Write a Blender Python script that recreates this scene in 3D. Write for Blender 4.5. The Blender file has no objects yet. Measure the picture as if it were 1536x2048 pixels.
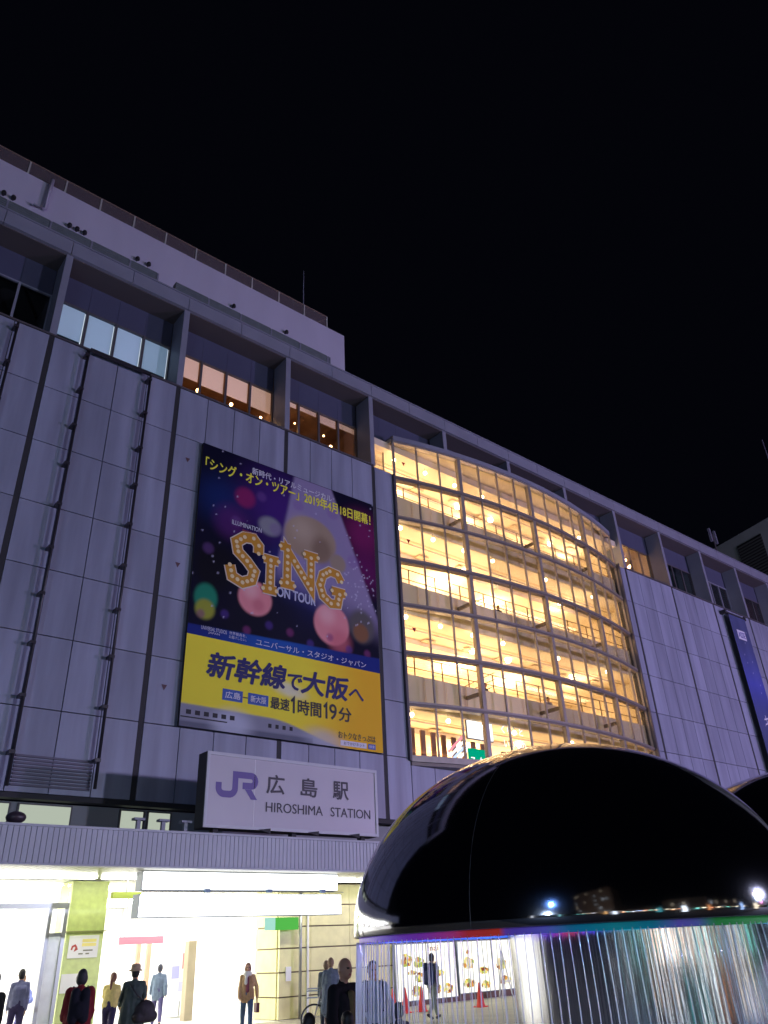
import bpy, bmesh, math, random
from mathutils import Vector, Matrix, noise
random.seed(7)
sc = bpy.context.scene
R = math.radians
# ------------------------------------------------------------------ camera
CAMH = 1.85
cam = bpy.data.cameras.new('camera'); co = bpy.data.objects.new('camera', cam)
sc.collection.objects.link(co); sc.camera = co
cam.sensor_fit = 'HORIZONTAL'; cam.sensor_width = 36.0; cam.lens = 36.0 * 1538 / 1536
cam.clip_start = 0.1; cam.clip_end = 2000
Mx = Matrix(((0.77278932, 0.28337598, 0.56788619), (-0.63318823, 0.40520408, 0.65945608), (-0.04323579, -0.86919947, 0.49256772)))
# columns of Mx: world directions of image right, image down, view
r_, d_, f_ = (Vector((Mx[0][i], Mx[1][i], Mx[2][i])) for i in range(3))
rot = Matrix((( r_.x, -d_.x, -f_.x), (r_.y, -d_.y, -f_.y), (r_.z, -d_.z, -f_.z)))
co.matrix_world = Matrix.Translation((0, 0, CAMH)) @ rot.to_4x4()
# ------------------------------------------------------------------ world: night sky
w = bpy.data.worlds.new('World'); sc.world = w; w.use_nodes = True
bg = w.node_tree.nodes['Background']
bg.inputs[0].default_value = (0.36, 0.42, 0.95, 1); bg.inputs[1].default_value = 0.0026
sc.view_settings.view_transform = 'Standard'; sc.view_settings.look = 'None'
sc.view_settings.exposure = 0.0; sc.view_settings.gamma = 1.0
sc.cycles.transparent_max_bounces = 24
sc.cycles.max_bounces = 10; sc.cycles.diffuse_bounces = 4; sc.cycles.glossy_bounces = 4
sc.cycles.sample_clamp_indirect = 6.0
sc.cycles.use_denoising = True

# ------------------------------------------------------------------ materials
def mat(name, col, rough=0.6, metal=0.0, spec=0.5, emit=None, estr=1.0, var=0.0, nscale=3.0, bump=0.0, bscale=40.0, stretch=None, island=0.0, coat=0.0):
    m = bpy.data.materials.new(name); m.use_nodes = True
    nt = m.node_tree; b = nt.nodes['Principled BSDF']
    b.inputs['Base Color'].default_value = (*col, 1); b.inputs['Roughness'].default_value = rough
    b.inputs['Metallic'].default_value = metal; b.inputs['Specular IOR Level'].default_value = spec
    b.inputs['Coat Weight'].default_value = coat; b.inputs['Coat Roughness'].default_value = 0.08
    if emit:
        b.inputs['Emission Color'].default_value = (*emit, 1); b.inputs['Emission Strength'].default_value = estr
    vec = None
    if var or bump:
        tc = nt.nodes.new('ShaderNodeTexCoord'); mp = nt.nodes.new('ShaderNodeMapping')
        nt.links.new(tc.outputs['Object'], mp.inputs[0])
        if stretch: mp.inputs['Scale'].default_value = stretch
        vec = mp.outputs[0]
    last = None
    if var:
        n = nt.nodes.new('ShaderNodeTexNoise'); n.inputs['Scale'].default_value = nscale; n.inputs['Detail'].default_value = 6
        nt.links.new(vec, n.inputs['Vector'])
        mr = nt.nodes.new('ShaderNodeMapRange'); mr.inputs[1].default_value = 0.3; mr.inputs[2].default_value = 0.7
        mr.inputs[3].default_value = 1 - var; mr.inputs[4].default_value = 1 + var
        nt.links.new(n.outputs[0], mr.inputs[0]); last = mr.outputs[0]
    if island:
        g = nt.nodes.new('ShaderNodeNewGeometry'); mr = nt.nodes.new('ShaderNodeMapRange')
        mr.inputs[3].default_value = 1 - island; mr.inputs[4].default_value = 1 + island
        nt.links.new(g.outputs['Random Per Island'], mr.inputs[0])
        if last:
            mm = nt.nodes.new('ShaderNodeMath'); mm.operation = 'MULTIPLY'
            nt.links.new(last, mm.inputs[0]); nt.links.new(mr.outputs[0], mm.inputs[1]); last = mm.outputs[0]
        else: last = mr.outputs[0]
    if last:
        v = nt.nodes.new('ShaderNodeVectorMath'); v.operation = 'SCALE'; v.inputs[0].default_value = col
        nt.links.new(last, v.inputs['Scale']); nt.links.new(v.outputs[0], b.inputs['Base Color'])
    if bump:
        n = nt.nodes.new('ShaderNodeTexNoise'); n.inputs['Scale'].default_value = bscale; n.inputs['Detail'].default_value = 3
        nt.links.new(vec, n.inputs['Vector'])
        bp = nt.nodes.new('ShaderNodeBump'); bp.inputs['Strength'].default_value = bump; bp.inputs['Distance'].default_value = 0.02
        nt.links.new(n.outputs[0], bp.inputs['Height']); nt.links.new(bp.outputs[0], b.inputs['Normal'])
    return m
def emis(name, col, s):
    m = bpy.data.materials.new(name); m.use_nodes = True; nt = m.node_tree
    nt.nodes.remove(nt.nodes['Principled BSDF']); e = nt.nodes.new('ShaderNodeEmission')
    e.inputs[0].default_value = (*col, 1); e.inputs[1].default_value = s
    nt.links.new(e.outputs[0], nt.nodes['Material Output'].inputs[0]); return m
def glass(name, tint=(1, 1, 1), refl=0.08, rough=0.0):
    m = bpy.data.materials.new(name); m.use_nodes = True; nt = m.node_tree
    nt.nodes.remove(nt.nodes['Principled BSDF'])
    t = nt.nodes.new('ShaderNodeBsdfTransparent'); t.inputs[0].default_value = (*tint, 1)
    g = nt.nodes.new('ShaderNodeBsdfGlossy'); g.inputs['Roughness'].default_value = rough
    fr = nt.nodes.new('ShaderNodeLayerWeight'); fr.inputs[0].default_value = 0.25
    mu = nt.nodes.new('ShaderNodeMath'); mu.operation = 'MULTIPLY_ADD'; mu.inputs[1].default_value = 0.5; mu.inputs[2].default_value = refl * 0.4
    nt.links.new(fr.outputs['Fresnel'], mu.inputs[0])
    x = nt.nodes.new('ShaderNodeMixShader'); nt.links.new(mu.outputs[0], x.inputs[0])
    nt.links.new(t.outputs[0], x.inputs[1]); nt.links.new(g.outputs[0], x.inputs[2])
    nt.links.new(x.outputs[0], nt.nodes['Material Output'].inputs[0]); return m
def vcol(name, rough=0.4, coat=0.3, emit=0.0):
    m = bpy.data.materials.new(name); m.use_nodes = True; nt = m.node_tree; b = nt.nodes['Principled BSDF']
    a = nt.nodes.new('ShaderNodeAttribute'); a.attribute_name = 'Col'
    nt.links.new(a.outputs['Color'], b.inputs['Base Color']); b.inputs['Roughness'].default_value = rough; b.inputs['Specular IOR Level'].default_value = 0.12
    b.inputs['Coat Weight'].default_value = coat; b.inputs['Coat Roughness'].default_value = 0.12
    if emit: nt.links.new(a.outputs['Color'], b.inputs['Emission Color']); b.inputs['Emission Strength'].default_value = emit
    return m
CLAD = mat('cladding', (0.285, 0.305, 0.41), 0.45, var=0.20, nscale=0.8, island=0.09, stretch=(2.2, 2.2, 0.22))
JOINT = mat('joint_dark', (0.03, 0.03, 0.035), 0.7)
TRIM = mat('trim_metal', (0.25, 0.26, 0.33), 0.45, var=0.08, nscale=0.8)
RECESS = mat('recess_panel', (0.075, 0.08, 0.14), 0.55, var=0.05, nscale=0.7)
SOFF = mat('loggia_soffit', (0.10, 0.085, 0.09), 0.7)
FRAME = mat('window_frame', (0.10, 0.09, 0.10), 0.5)
PENT = mat('penthouse_paint', (0.58, 0.56, 0.69), 0.7, var=0.05, nscale=0.35, stretch=(2, 2, 0.4))
LOUV = mat('louvre_metal', (0.16, 0.19, 0.20), 0.6, var=0.1)
MULL = mat('mullion_metal', (0.34, 0.30, 0.27), 0.45, 0.3, var=0.08)
MULLT = mat('mullion_dark', (0.20, 0.17, 0.15), 0.5, 0.2)
GLASS = glass('facade_glass'); WGLASS = glass('window_glass', refl=0.05)
CREAM = mat('atrium_plaster', (0.80, 0.69, 0.52), 0.8, var=0.04, nscale=0.8)
CREAMD = mat('atrium_dropped_ceiling', (0.60, 0.47, 0.33), 0.8)
PARA = mat('parapet_panel', (0.78, 0.68, 0.45), 0.7, var=0.05, nscale=0.6, stretch=(1, 1, 0.5))
BROWN = mat('brown_wood', (0.16, 0.07, 0.035), 0.55, var=0.15, nscale=2)
GLOBE = emis('globe_light', (1.0, 0.74, 0.42), 22)
SHOPL = emis('shop_light', (1.0, 0.78, 0.48), 9)
BLINDC = mat('cool_blind', (0.6, 0.7, 0.8), 0.8, emit=(0.27, 0.42, 0.62), estr=0.36)  # even glow stands in for room light behind the blind
BLINDW = mat('warm_blind', (0.75, 0.6, 0.52), 0.8, emit=(0.8, 0.45, 0.3), estr=0.42)  # glow put into the blind in place of light from the room
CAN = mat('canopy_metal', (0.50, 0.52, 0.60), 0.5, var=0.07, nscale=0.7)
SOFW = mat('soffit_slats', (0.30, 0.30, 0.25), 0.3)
TUBE = emis('tube_light', (1.0, 1.0, 0.93), 19)
HALLW = mat('hall_white', (0.88, 0.88, 0.86), 0.7)
HALLL = emis('hall_light', (1.0, 1.0, 0.97), 14)
LBOX = emis('light_box_face', (0.98, 1.0, 1.0), 3.2)
LBOXS = mat('light_box_side', (0.25, 0.28, 0.32), 0.5)
GREEN = mat('green_tile', (0.60, 0.70, 0.22), 0.35, var=0.1, nscale=6)
TILE = mat('beige_tile', (0.70, 0.66, 0.32), 0.4, var=0.1, nscale=2.5, island=0.06)
TILED = mat('tile_groove', (0.22, 0.16, 0.10), 0.7)
STEEL = mat('steel_frame', (0.36, 0.37, 0.36), 0.3, 0.7)
WHITEP = mat('white_paint', (0.75, 0.75, 0.75), 0.5)
BLACK = mat('black_paint', (0.015, 0.015, 0.018), 0.5)

# ------------------------------------------------------------------ mesh builder
class MB:
    def __init__(s): s.v = []; s.f = []; s.m = []; s.cur = 0
    def add(s, vs, fs):
        o = len(s.v); s.v += [tuple(p) for p in vs]
        for f in fs: s.f.append([i + o for i in f]); s.m.append(s.cur)
        return s
    def box(s, x0, x1, y0, y1, z0, z1):
        return s.add([(x0, y0, z0), (x1, y0, z0), (x1, y1, z0), (x0, y1, z0), (x0, y0, z1), (x1, y0, z1), (x1, y1, z1), (x0, y1, z1)],
                     [(0, 3, 2, 1), (4, 5, 6, 7), (0, 1, 5, 4), (1, 2, 6, 5), (2, 3, 7, 6), (3, 0, 4, 7)])
    def beam(s, a, b, wd, h):           # box from a to b, width across, height up
        a = Vector(a); b = Vector(b); d = (b - a).normalized()
        up = Vector((0, 0, 1)) if abs(d.z) < 0.95 else Vector((0, 1, 0))
        sd = d.cross(up).normalized() * wd / 2; u = sd.cross(d).normalized() * h / 2
        return s.add([a - sd - u, a + sd - u, a + sd + u, a - sd + u, b - sd - u, b + sd - u, b + sd + u, b - sd + u],
                     [(0, 1, 2, 3), (7, 6, 5, 4), (0, 4, 5, 1), (1, 5, 6, 2), (2, 6, 7, 3), (3, 7, 4, 0)])
    def tube(s, pts, r, n=8, caps=True):
        pts = [Vector(p) for p in pts]; k = len(pts); rs = r if isinstance(r, (list, tuple)) else [r] * k
        vs = []; fs = []
        for i, p in enumerate(pts):
            t = (pts[min(i + 1, k - 1)] - pts[max(i - 1, 0)]).normalized()
            up = Vector((0, 0, 1)) if abs(t.z) < 0.9 else Vector((1, 0, 0))
            a = t.cross(up).normalized(); b = a.cross(t)
            for j in range(n):
                q = 2 * math.pi * j / n; vs.append(p + (a * math.cos(q) + b * math.sin(q)) * rs[i])
        for i in range(k - 1):
            for j in range(n): fs.append((i * n + j, i * n + (j + 1) % n, (i + 1) * n + (j + 1) % n, (i + 1) * n + j))
        if caps: fs.append(tuple(range(n))[::-1]); fs.append(tuple((k - 1) * n + j for j in range(n)))
        return s.add(vs, fs)
    def lathe(s, prof, c=(0, 0, 0), n=32):
        vs = []; fs = []; k = len(prof)
        for r, z in prof:
            for j in range(n):
                q = 2 * math.pi * j / n; vs.append((c[0] + r * math.cos(q), c[1] + r * math.sin(q), c[2] + z))
        for i in range(k - 1):
            for j in range(n): fs.append((i * n + j, i * n + (j + 1) % n, (i + 1) * n + (j + 1) % n, (i + 1) * n + j))
        return s.add(vs, fs)
    def ell(s, c, r, n=12, m=8):
        c = Vector(c); r = r if isinstance(r, (list, tuple)) else (r, r, r)
        vs = [c + Vector((0, 0, r[2]))]; fs = []
        for i in range(1, m):
            a = math.pi * i / m
            for j in range(n):
                q = 2 * math.pi * j / n
                vs.append(c + Vector((r[0] * math.sin(a) * math.cos(q), r[1] * math.sin(a) * math.sin(q), r[2] * math.cos(a))))
        vs.append(c - Vector((0, 0, r[2]))); L = len(vs) - 1
        for j in range(n): fs.append((0, 1 + j, 1 + (j + 1) % n)); fs.append((L, 1 + (m - 2) * n + (j + 1) % n, 1 + (m - 2) * n + j))
        for i in range(m - 2):
            for j in range(n): fs.append((1 + i * n + j, 1 + (i + 1) * n + j, 1 + (i + 1) * n + (j + 1) % n, 1 + i * n + (j + 1) % n))
        return s.add(vs, fs)
    def cap(s, a, b, ra, rb, n=10):     # tapered capsule
        a = Vector(a); b = Vector(b); d = (b - a)
        if d.length < 1e-4: return s.ell(a, max(ra, rb))
        t = d.normalized(); pts = []; rs = []
        for q in (85, 60, 30): pts.append(a - t * ra * math.sin(R(q))); rs.append(ra * math.cos(R(q)))
        pts += [a, b]; rs += [ra, rb]
        for q in (30, 60, 85): pts.append(b + t * rb * math.sin(R(q))); rs.append(rb * math.cos(R(q)))
        return s.tube(pts, rs, n)
    def poly(s, pts): return s.add(pts, [tuple(range(len(pts)))])
    def ribbon(s, pts, wd, y, closed=False):  # flat band in the XZ plane at y, mitred
        P = [Vector((p[0], p[1])) for p in pts]; k = len(P); L = []; Rr = []
        for i in range(k):
            a = (P[i] - P[i - 1]).normalized() if i > 0 else None
            b = (P[i + 1] - P[i]).normalized() if i < k - 1 else None
            if a is None: a = b
            if b is None: b = a
            t = (a + b).normalized(); nrm = Vector((-t.y, t.x)); q = max(0.35, nrm.dot(Vector((-a.y, a.x))))
            L.append(P[i] + nrm * wd / 2 / q); Rr.append(P[i] - nrm * wd / 2 / q)
        vs = [(p.x, y, p.y) for p in L] + [(p.x, y, p.y) for p in Rr]
        return s.add(vs, [(i, i + 1, k + i + 1, k + i) for i in range(k - 1)])
    def build(s, name, m, parent=None, smooth=False, loc=None):
        me = bpy.data.meshes.new(name); me.from_pydata(s.v, [], s.f); 
        for q in (m if isinstance(m, (list, tuple)) else [m]): me.materials.append(q)
        if any(s.m): me.polygons.foreach_set('material_index', s.m)
        if smooth: me.polygons.foreach_set('use_smooth', [True] * len(me.polygons))
        me.update(); o = bpy.data.objects.new(name, me); sc.collection.objects.link(o)
        if parent: o.parent = parent
        if loc: o.location = loc
        return o
def tag(o, label=None, cat=None, group=None, kind=None):
    for k, v in (('label', label), ('category', cat), ('group', group), ('kind', kind)):
        if v: o[k] = v
    return o
def thing(name, label, cat, loc=(0, 0, 0), yaw=0, group=None):
    o = bpy.data.objects.new(name, None); sc.collection.objects.link(o); o.location = loc; o.rotation_euler = (0, 0, R(yaw))
    return tag(o, label, cat, group)
def B(*a): return MB().box(*a)
def fitbox(o, x0, x1, z0, z1, y, shear=0.0):
    me = o.data; xs = [v.co.x for v in me.vertices]; ys = [v.co.y for v in me.vertices]
    ax, bx, ay, by = min(xs), max(xs), min(ys), max(ys)
    for v in me.vertices:
        u = (v.co.x - ax) / (bx - ax); t = (v.co.y - ay) / (by - ay); dz = v.co.z
        v.co = (x0 + u * (x1 - x0) + shear * (t - 0.5) * (z1 - z0), y - dz, z0 + t * (z1 - z0))
def text(s, x0, x1, z0, z1, y, m, parent, bold=0.0, shear=0.0, ext=0.0004, name='lettering', vertical=False, space=1.0):
    cu = bpy.data.curves.new('lettering', 'FONT'); cu.body = '\n'.join(s) if vertical else s
    cu.extrude = ext; cu.resolution_u = 3; cu.space_character = space
    t = bpy.data.objects.new('lettering_curve', cu); sc.collection.objects.link(t)
    dg = bpy.context.evaluated_depsgraph_get(); me = bpy.data.meshes.new_from_object(t.evaluated_get(dg))
    bpy.data.objects.remove(t); bpy.data.curves.remove(cu)
    o = bpy.data.objects.new(name, me); sc.collection.objects.link(o); o.parent = parent
    me.materials.clear(); me.materials.append(m); fitbox(o, x0, x1, z0, z1, y, shear)
    if bold:                                # heavier strokes: shifted copies, each a hair in front of the last
        w_ = bold * (z1 - z0) * 0.8; vs = [tuple(v.co) for v in me.vertices]; fs = [tuple(p.vertices) for p in me.polygons]; V_ = []; F_ = []
        for k in range(8):
            q = k * math.pi / 4; of = len(V_)
            V_ += [(v[0] + w_ * math.cos(q), v[1] - 0.0011 * k, v[2] + w_ * math.sin(q)) for v in vs]; F_ += [tuple(i + of for i in f) for f in fs]
        me.clear_geometry(); me.from_pydata(V_, [], F_); me.update()
    return o

# ------------------------------------------------------------------ plaza lamps (behind the camera, they light the facade)
def plaza_lamp(x, y, h, tx, ty, tz, col, power, label, size=1.3):
    t = thing('plaza_lamp', label, 'street lamp', (x, y, 0), 0, 'mast lamps round the plaza')
    MB().tube([(0, 0, 0), (0, 0, h)], [0.13, 0.07], 10).build('pole', STEEL, t)
    MB().lathe([(0.0, 0), (0.22, 0), (0.2, 0.25), (0.13, 0.3)], n=14).build('base_plate', STEEL, t)
    d = (Vector((tx, ty, tz)) - Vector((x, y, h))).normalized()
    hd = MB().tube([Vector((0, 0, h)) - d * 0.25, Vector((0, 0, h)) + d * 0.12], [0.25, size * 0.42], 16).build('lamp_head', LBOXS, t)
    L = bpy.data.lights.new('plaza_lamp_light', 'AREA'); L.shape = 'DISK'; L.size = size; L.energy = power; L.color = col
    lo = bpy.data.objects.new('lamp_light', L); sc.collection.objects.link(lo); lo.parent = t
    lo.location = Vector((0, 0, h)) + d * 0.2; lo.rotation_euler = d.to_track_quat('-Z', 'Y').to_euler()
plaza_lamp(31, -27, 8.4, 36, 24, 15, (0.66, 0.68, 1.0), 6300, 'tall plaza mast lamp with violet light facing the station front')
plaza_lamp(58, -22, 9.0, 52, 24, 14, (0.68, 0.50, 1.0), 11000, 'far mast lamp with stronger violet light facing the long right wing')
plaza_lamp(-19.2, -8.6, 4.6, 4, 24, 17, (0.56, 0.74, 1.0), 1000, 'short mast lamp with cool white light at the left side of the plaza', 0.8)
plaza_lamp(-18, -9, 7.6, 10, 24, 5, (0.15, 0.35, 1.0), 500, 'low plaza lamp with deep blue light', 0.7)

plaza_lamp(-30, -20, 7.0, -42, -48, 12, (1.0, 0.75, 0.55), 1500, 'unseen mast lamp with warm light added to brighten the tall brown building')  # added lamp that lifts the brown building for the dome's reflection
# ------------------------------------------------------------------ ground
g = MB().box(-400, 400, -400, 24.4, -0.3, 0.0).build('plaza_ground', mat('plaza_paving', (0.34, 0.31, 0.24), 0.5, var=0.15, nscale=1.2))
tag(g, kind='structure')
g = MB().box(-400, 400, -400, 2.0, 0.0, 0.006).build('dark_ground_sheet', mat('dark_ground', (0.045, 0.045, 0.05), 0.7, var=0.2, nscale=2)); tag(g, kind='structure')  # unseen dark sheet, added to keep the ground dark in the steel's reflection
g = MB().box(-400, 400, 24.4, 400, -0.3, 0.004).build('station_floor', mat('hall_floor', (0.7, 0.68, 0.62), 0.3, var=0.04)); tag(g, kind='structure')

# ------------------------------------------------------------------ station building
st = thing('station_building', 'wide station department store with pale panels and a curved glazed atrium', 'building', (0, 24, 0))
def SB(mb, name, m, parent=st, smooth=False):   # world coordinates, parented to the station
    o = mb.build(name, m, parent, smooth)
    if parent is st: o.location = (0, -24, 0)
    return o
JX = [-5.4, -0.25, 4.85, 9.93, 15.15, 20.1, 25.25, 30.4, 35.55, 40.66, 45.89, 51.19, 56.29, 61.4, 66.5, 71.6]
ZJ = [22.15, 19.85, 17.55, 15.2, 12.95, 10.75, 8.5, 6.1]
GAP = 0.016; VCH = 0.10
def clad(x0, x1, zs, nsub, parent=st, name='cladding_bay'):
    m = MB(); m.cur = 0
    wd = (x1 - x0) / nsub
    for i in range(nsub):
        for a, b in zip(zs[1:], zs[:-1]):
            m.box(x0 + wd * i + (GAP if i else 0), x0 + wd * (i + 1) - (GAP if i < nsub - 1 else 0), 24.0, 24.08, a + GAP, b - GAP)
    m.cur = 1; m.box(x0 - 0.05, x1 + 0.05, 24.09, 24.3, zs[-1], zs[0])
    return SB(m, name, [CLAD, JOINT])
for i in range(len(JX) - 1):
    a, b = JX[i] + VCH, JX[i + 1] - VCH
    if i in (5, 6, 7, 8): continue
    clad(a, b, ZJ, 4)
clad(JX[5] + VCH, 21.42, ZJ, 1); clad(39.5, JX[9] - VCH, ZJ, 1)
clad(21.46, 39.46, [8.38, 6.1], 14)
for x in JX:
    if 21 < x < 40: continue
    SB(MB().box(x - VCH + 0.015, x + VCH - 0.015, 24.02, 24.07, 6.1, 22.15), 'joint_channel', JOINT)
# loggia: pillars, cornice, recessed panels, soffit, windows
for x in JX:
    SB(MB().box(x - 0.13, x + 0.13, 23.96, 25.0, 24.5 if 21 < x < 40 else 22.2, 26.35), 'pillar', TRIM)
m = MB()
xs = sorted([x for x in JX] + [(JX[i] + JX[i + 1]) / 2 for i in range(len(JX) - 1)])
for a, b in zip(xs[:-1], xs[1:]): m.box(a + 0.012, b - 0.012, 23.86, 25.3, 26.355, 27.02)
m.box(xs[0], xs[-1], 23.80, 25.4, 27.025, 27.08)
SB(m, 'cornice', TRIM)
SB(MB().box(JX[0], JX[-1], 25.31, 45, 26.5, 27.0), 'roof_deck', mat('roof_concrete', (0.2, 0.2, 0.22), 0.9))
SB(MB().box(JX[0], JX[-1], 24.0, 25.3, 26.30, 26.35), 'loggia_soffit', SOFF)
SILL = mat('sill_dark', (0.09, 0.08, 0.09), 0.6)
for a, b in zip(JX[:-1], JX[1:]):
    if b <= 20.2 or a >= 40.6: SB(MB().box(a + 0.004, b - 0.004, 23.94, 25.1, 22.15, 22.22), 'loggia_sill', SILL)
rp = MB()
for a, b in zip(JX[:-1], JX[1:]):
    n = 4
    for k in range(n): rp.box(a + 0.13 + (b - a - 0.26) * k / n, a + 0.13 + (b - a - 0.26) * (k + 1) / n - 0.008, 25.05, 25.2, 24.93, 26.3)
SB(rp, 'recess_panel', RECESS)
# rooms behind the loggia windows
roomw = mat('restaurant_wall', (0.45, 0.27, 0.14), 0.7, var=0.2, nscale=1.5)
roomd = mat('dark_room', (0.03, 0.03, 0.035), 0.8)
roomt = mat('teal_room', (0.10, 0.16, 0.18), 0.8)
roomr = mat('red_room', (0.12, 0.03, 0.03), 0.8)
PEND = emis('pendant_light', (1.0, 0.55, 0.22), 22)
def loggia_window(i, kind):
    a, b = JX[i] + 0.13, JX[i + 1] - 0.13
    f = MB(); n = 4; wd = (b - a) / n
    for k in range(n + 1):
        x = a + wd * k; f.box(max(a, x - 0.045), min(b, x + 0.045), 24.98, 25.08, 22.22, 24.93)
    f.box(a, b, 24.985, 25.075, 24.86, 24.925); f.box(a, b, 24.985, 25.075, 22.225, 22.30)
    wf = SB(f, 'window', TRIM if kind == 'dark' else FRAME)
    p = MB()
    for k in range(n): p.box(a + wd * k + 0.045, a + wd * (k + 1) - 0.045, 25.02, 25.03, 22.30, 24.86)
    p.build('pane', WGLASS, wf)
    rm = {'warm': roomw, 'wood': roomw, 'dark': roomd, 'cool': roomt, 'teal': roomt, 'red': roomr, 'lit': CREAM}[kind]
    m = MB(); y0, y1 = 25.22, 29.0
    m.poly([(a, y1, 22.2), (b, y1, 22.2), (b, y1, 26.2), (a, y1, 26.2)]); m.poly([(a, y0, 22.2), (a, y1, 22.2), (a, y1, 26.2), (a, y0, 26.2)])
    m.poly([(b, y0, 22.2), (b, y1, 22.2), (b, y1, 26.2), (b, y0, 26.2)]); m.poly([(a, y0, 25.1), (b, y0, 25.1), (b, y1, 25.1), (a, y1, 25.1)])
    m.poly([(a, y0, 22.2), (b, y0, 22.2), (b, y1, 22.2), (a, y1, 22.2)])
    if kind in ('warm', 'wood', 'lit'):
        for k in range(3): m.box(a + 0.4 + k * 1.6, a + 0.55 + k * 1.6, 26.0, 28.9, 24.9, 25.08)
    SB(m, 'room', rm)
    bl = {'cool': (BLINDC, [23.3, 23.2, 23.25, 23.3]), 'warm': (BLINDW, [23.75, 23.68, 23.72, 23.66]), 'wood': (BLINDW, [24.6, 24.62, 24.4, 24.55])}.get(kind)
    if bl:
        for k in range(n):
            SB(MB().box(a + wd * k + 0.09, a + wd * (k + 1) - 0.09, 25.10, 25.13, bl[1][k], 24.85), 'roller_blind', bl[0])
    if kind == 'cool':
        for k in range(n):
            s = MB(); x0 = a + wd * k + 0.05; x1 = a + wd * (k + 1) - 0.05
            s.box(x1 - 0.035, x1, 25.14, 25.15, 22.5, 24.85); s.box(x0, x1 - 0.05, 25.14, 25.15, 24.82, 24.855)
            SB(s, 'blind_gap_light', emis('gap_light', (0.75, 0.85, 1.0), 1.0))
    if kind in ('warm', 'wood', 'lit'):
        for (dx, yy, zz, r) in {'warm': [(1.35, 25.4, 23.58, .09), (3.0, 25.4, 23.56, .08), (4.55, 25.4, 23.5, .06)],
                               'wood': [(0.75, 25.5, 23.62, .10), (3.4, 25.5, 23.55, .08), (1.6, 26, 24.5, .04), (3.2, 25.8, 24.3, .05)],
                               'lit': [(2.0, 25.5, 24.45, .2), (2.3, 25.6, 24.0, .12), (3.0, 25.7, 24.3, .1), (3.6, 25.9, 24.0, .1), (2.9, 25.4, 23.7, .09)]}[kind]:
            SB(MB().ell((a + dx, yy, zz), r, 10, 6), 'pendant_lamp', PEND)
for i, k in {0: 'dark', 1: 'dark', 2: 'cool', 3: 'warm', 4: 'wood', 9: 'lit', 10: 'teal', 11: 'dark', 12: 'red', 13: 'dark', 14: 'dark'}.items(): loggia_window(i, k)
# down pipes and their clamps on the left part of the front
PIPE = mat('pipe_metal', (0.05, 0.045, 0.055), 0.35, 0.3)
for x, dn in ((6.16, 6.2), (8.62, 6.3), (3.6, 6.2)):
    p = SB(MB().tube([(x, 23.72, dn), (x, 23.72, 21.9)], 0.05, 10), 'downpipe', PIPE, smooth=True)
    for k in range(10):
        z = 21.7 - k * 1.62
        MB().box(x - 0.12, x + 0.05, 23.66, 23.99, z - 0.05, z + 0.05).build('clamp', PIPE, p)
SB(MB().box(6.2, 8.6, 23.68, 23.78, 21.93, 22.06), 'gutter_bar', PIPE)
# wall marks for the fire brigade
RED = mat('rescue_red', (0.45, 0.04, 0.03), 0.5); DRED = mat('rescue_faded', (0.12, 0.06, 0.07), 0.6)
for x, z in ((10.62, 18.85), (10.63, 14.29), (10.58, 9.74)):
    SB(MB().add([(x - .1, 23.985, z + .09), (x + .1, 23.985, z + .09), (x, 23.985, z - .11)], [(0, 2, 1)]), 'rescue_mark', DRED)
# louvre panel low on the left and ledge under the cladding
m = MB()
for k in range(9): m.beam((6.3, 23.96, 6.3 + k * 0.1), (8.55, 23.96, 6.3 + k * 0.1), 0.05, 0.06)
SB(m, 'wall_louvre', mat('louvre_paint', (0.15, 0.14, 0.19), 0.6))
SB(MB().box(JX[0], JX[-1], 23.98, 24.3, 5.95, 6.09), 'cladding_ledge', JOINT)
# clerestory strip above the canopy
SB(MB().box(JX[0], JX[-1], 24.5, 24.6, 4.0, 5.94), 'clerestory_wall', mat('clerestory_wall', (0.30, 0.31, 0.33), 0.7))
LITW = emis('lit_window', (0.80, 0.90, 0.74), 0.55)
for a, b in ((5.0, 6.55), (6.75, 8.3), (9.75, 10.55), (10.65, 11.45)):
    f = SB(MB().box(a, b, 24.44, 24.5, 5.0, 5.9), 'clerestory_window', FRAME)
    MB().box(a + 0.05, b - 0.05, 24.42, 24.438, 5.05, 5.86).build('pane', LITW, f)

# ---------------- curved curtain wall
XC, RAD, YS = 30.45, 36.2, 22.85
def cy(x): return YS + RAD - math.sqrt(RAD * RAD - (x - XC) ** 2)
X0, X1, NP = 21.44, 39.46, 14
mx = [X0 + (X1 - X0) * k / NP for k in range(NP + 1)]
zr = [24.19 - 2.243 * k for k in range(8)]
SB(MB().box(39.475, 39.60, 23.72, 23.993, 8.4, 22.1), 'jamb', FRAME); SB(MB().box(21.30, 21.41, 23.86, 23.993, 8.4, 22.1), 'jamb', FRAME)
frame = MB()
for k, x in enumerate(mx):
    thick = k in (3, 7, 11)
    wd = 0.2 if thick else (0.11 if k in (0, NP) else 0.065); dp = 0.24 if thick else 0.10
    y = cy(x); t = Vector((1, (cy(x + .01) - cy(x - .01)) / .02, 0)).normalized(); n = Vector((t.y, -t.x, 0))
    c = Vector((x, y, 0)) - n * (dp / 2 - 0.07)
    frame.cur = 0
    vs = []
    for z in (zr[-1] - 0.1, zr[0] + 0.02):
        for a, b in ((-1, -1), (1, -1), (1, 1), (-1, 1)): vs.append(c + t * a * wd / 2 + n * b * dp / 2 + Vector((0, 0, z)))
    frame.add(vs, [(0, 3, 2, 1), (4, 5, 6, 7), (0, 1, 5, 4), (1, 2, 6, 5), (2, 3, 7, 6), (3, 0, 4, 7)])
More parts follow.
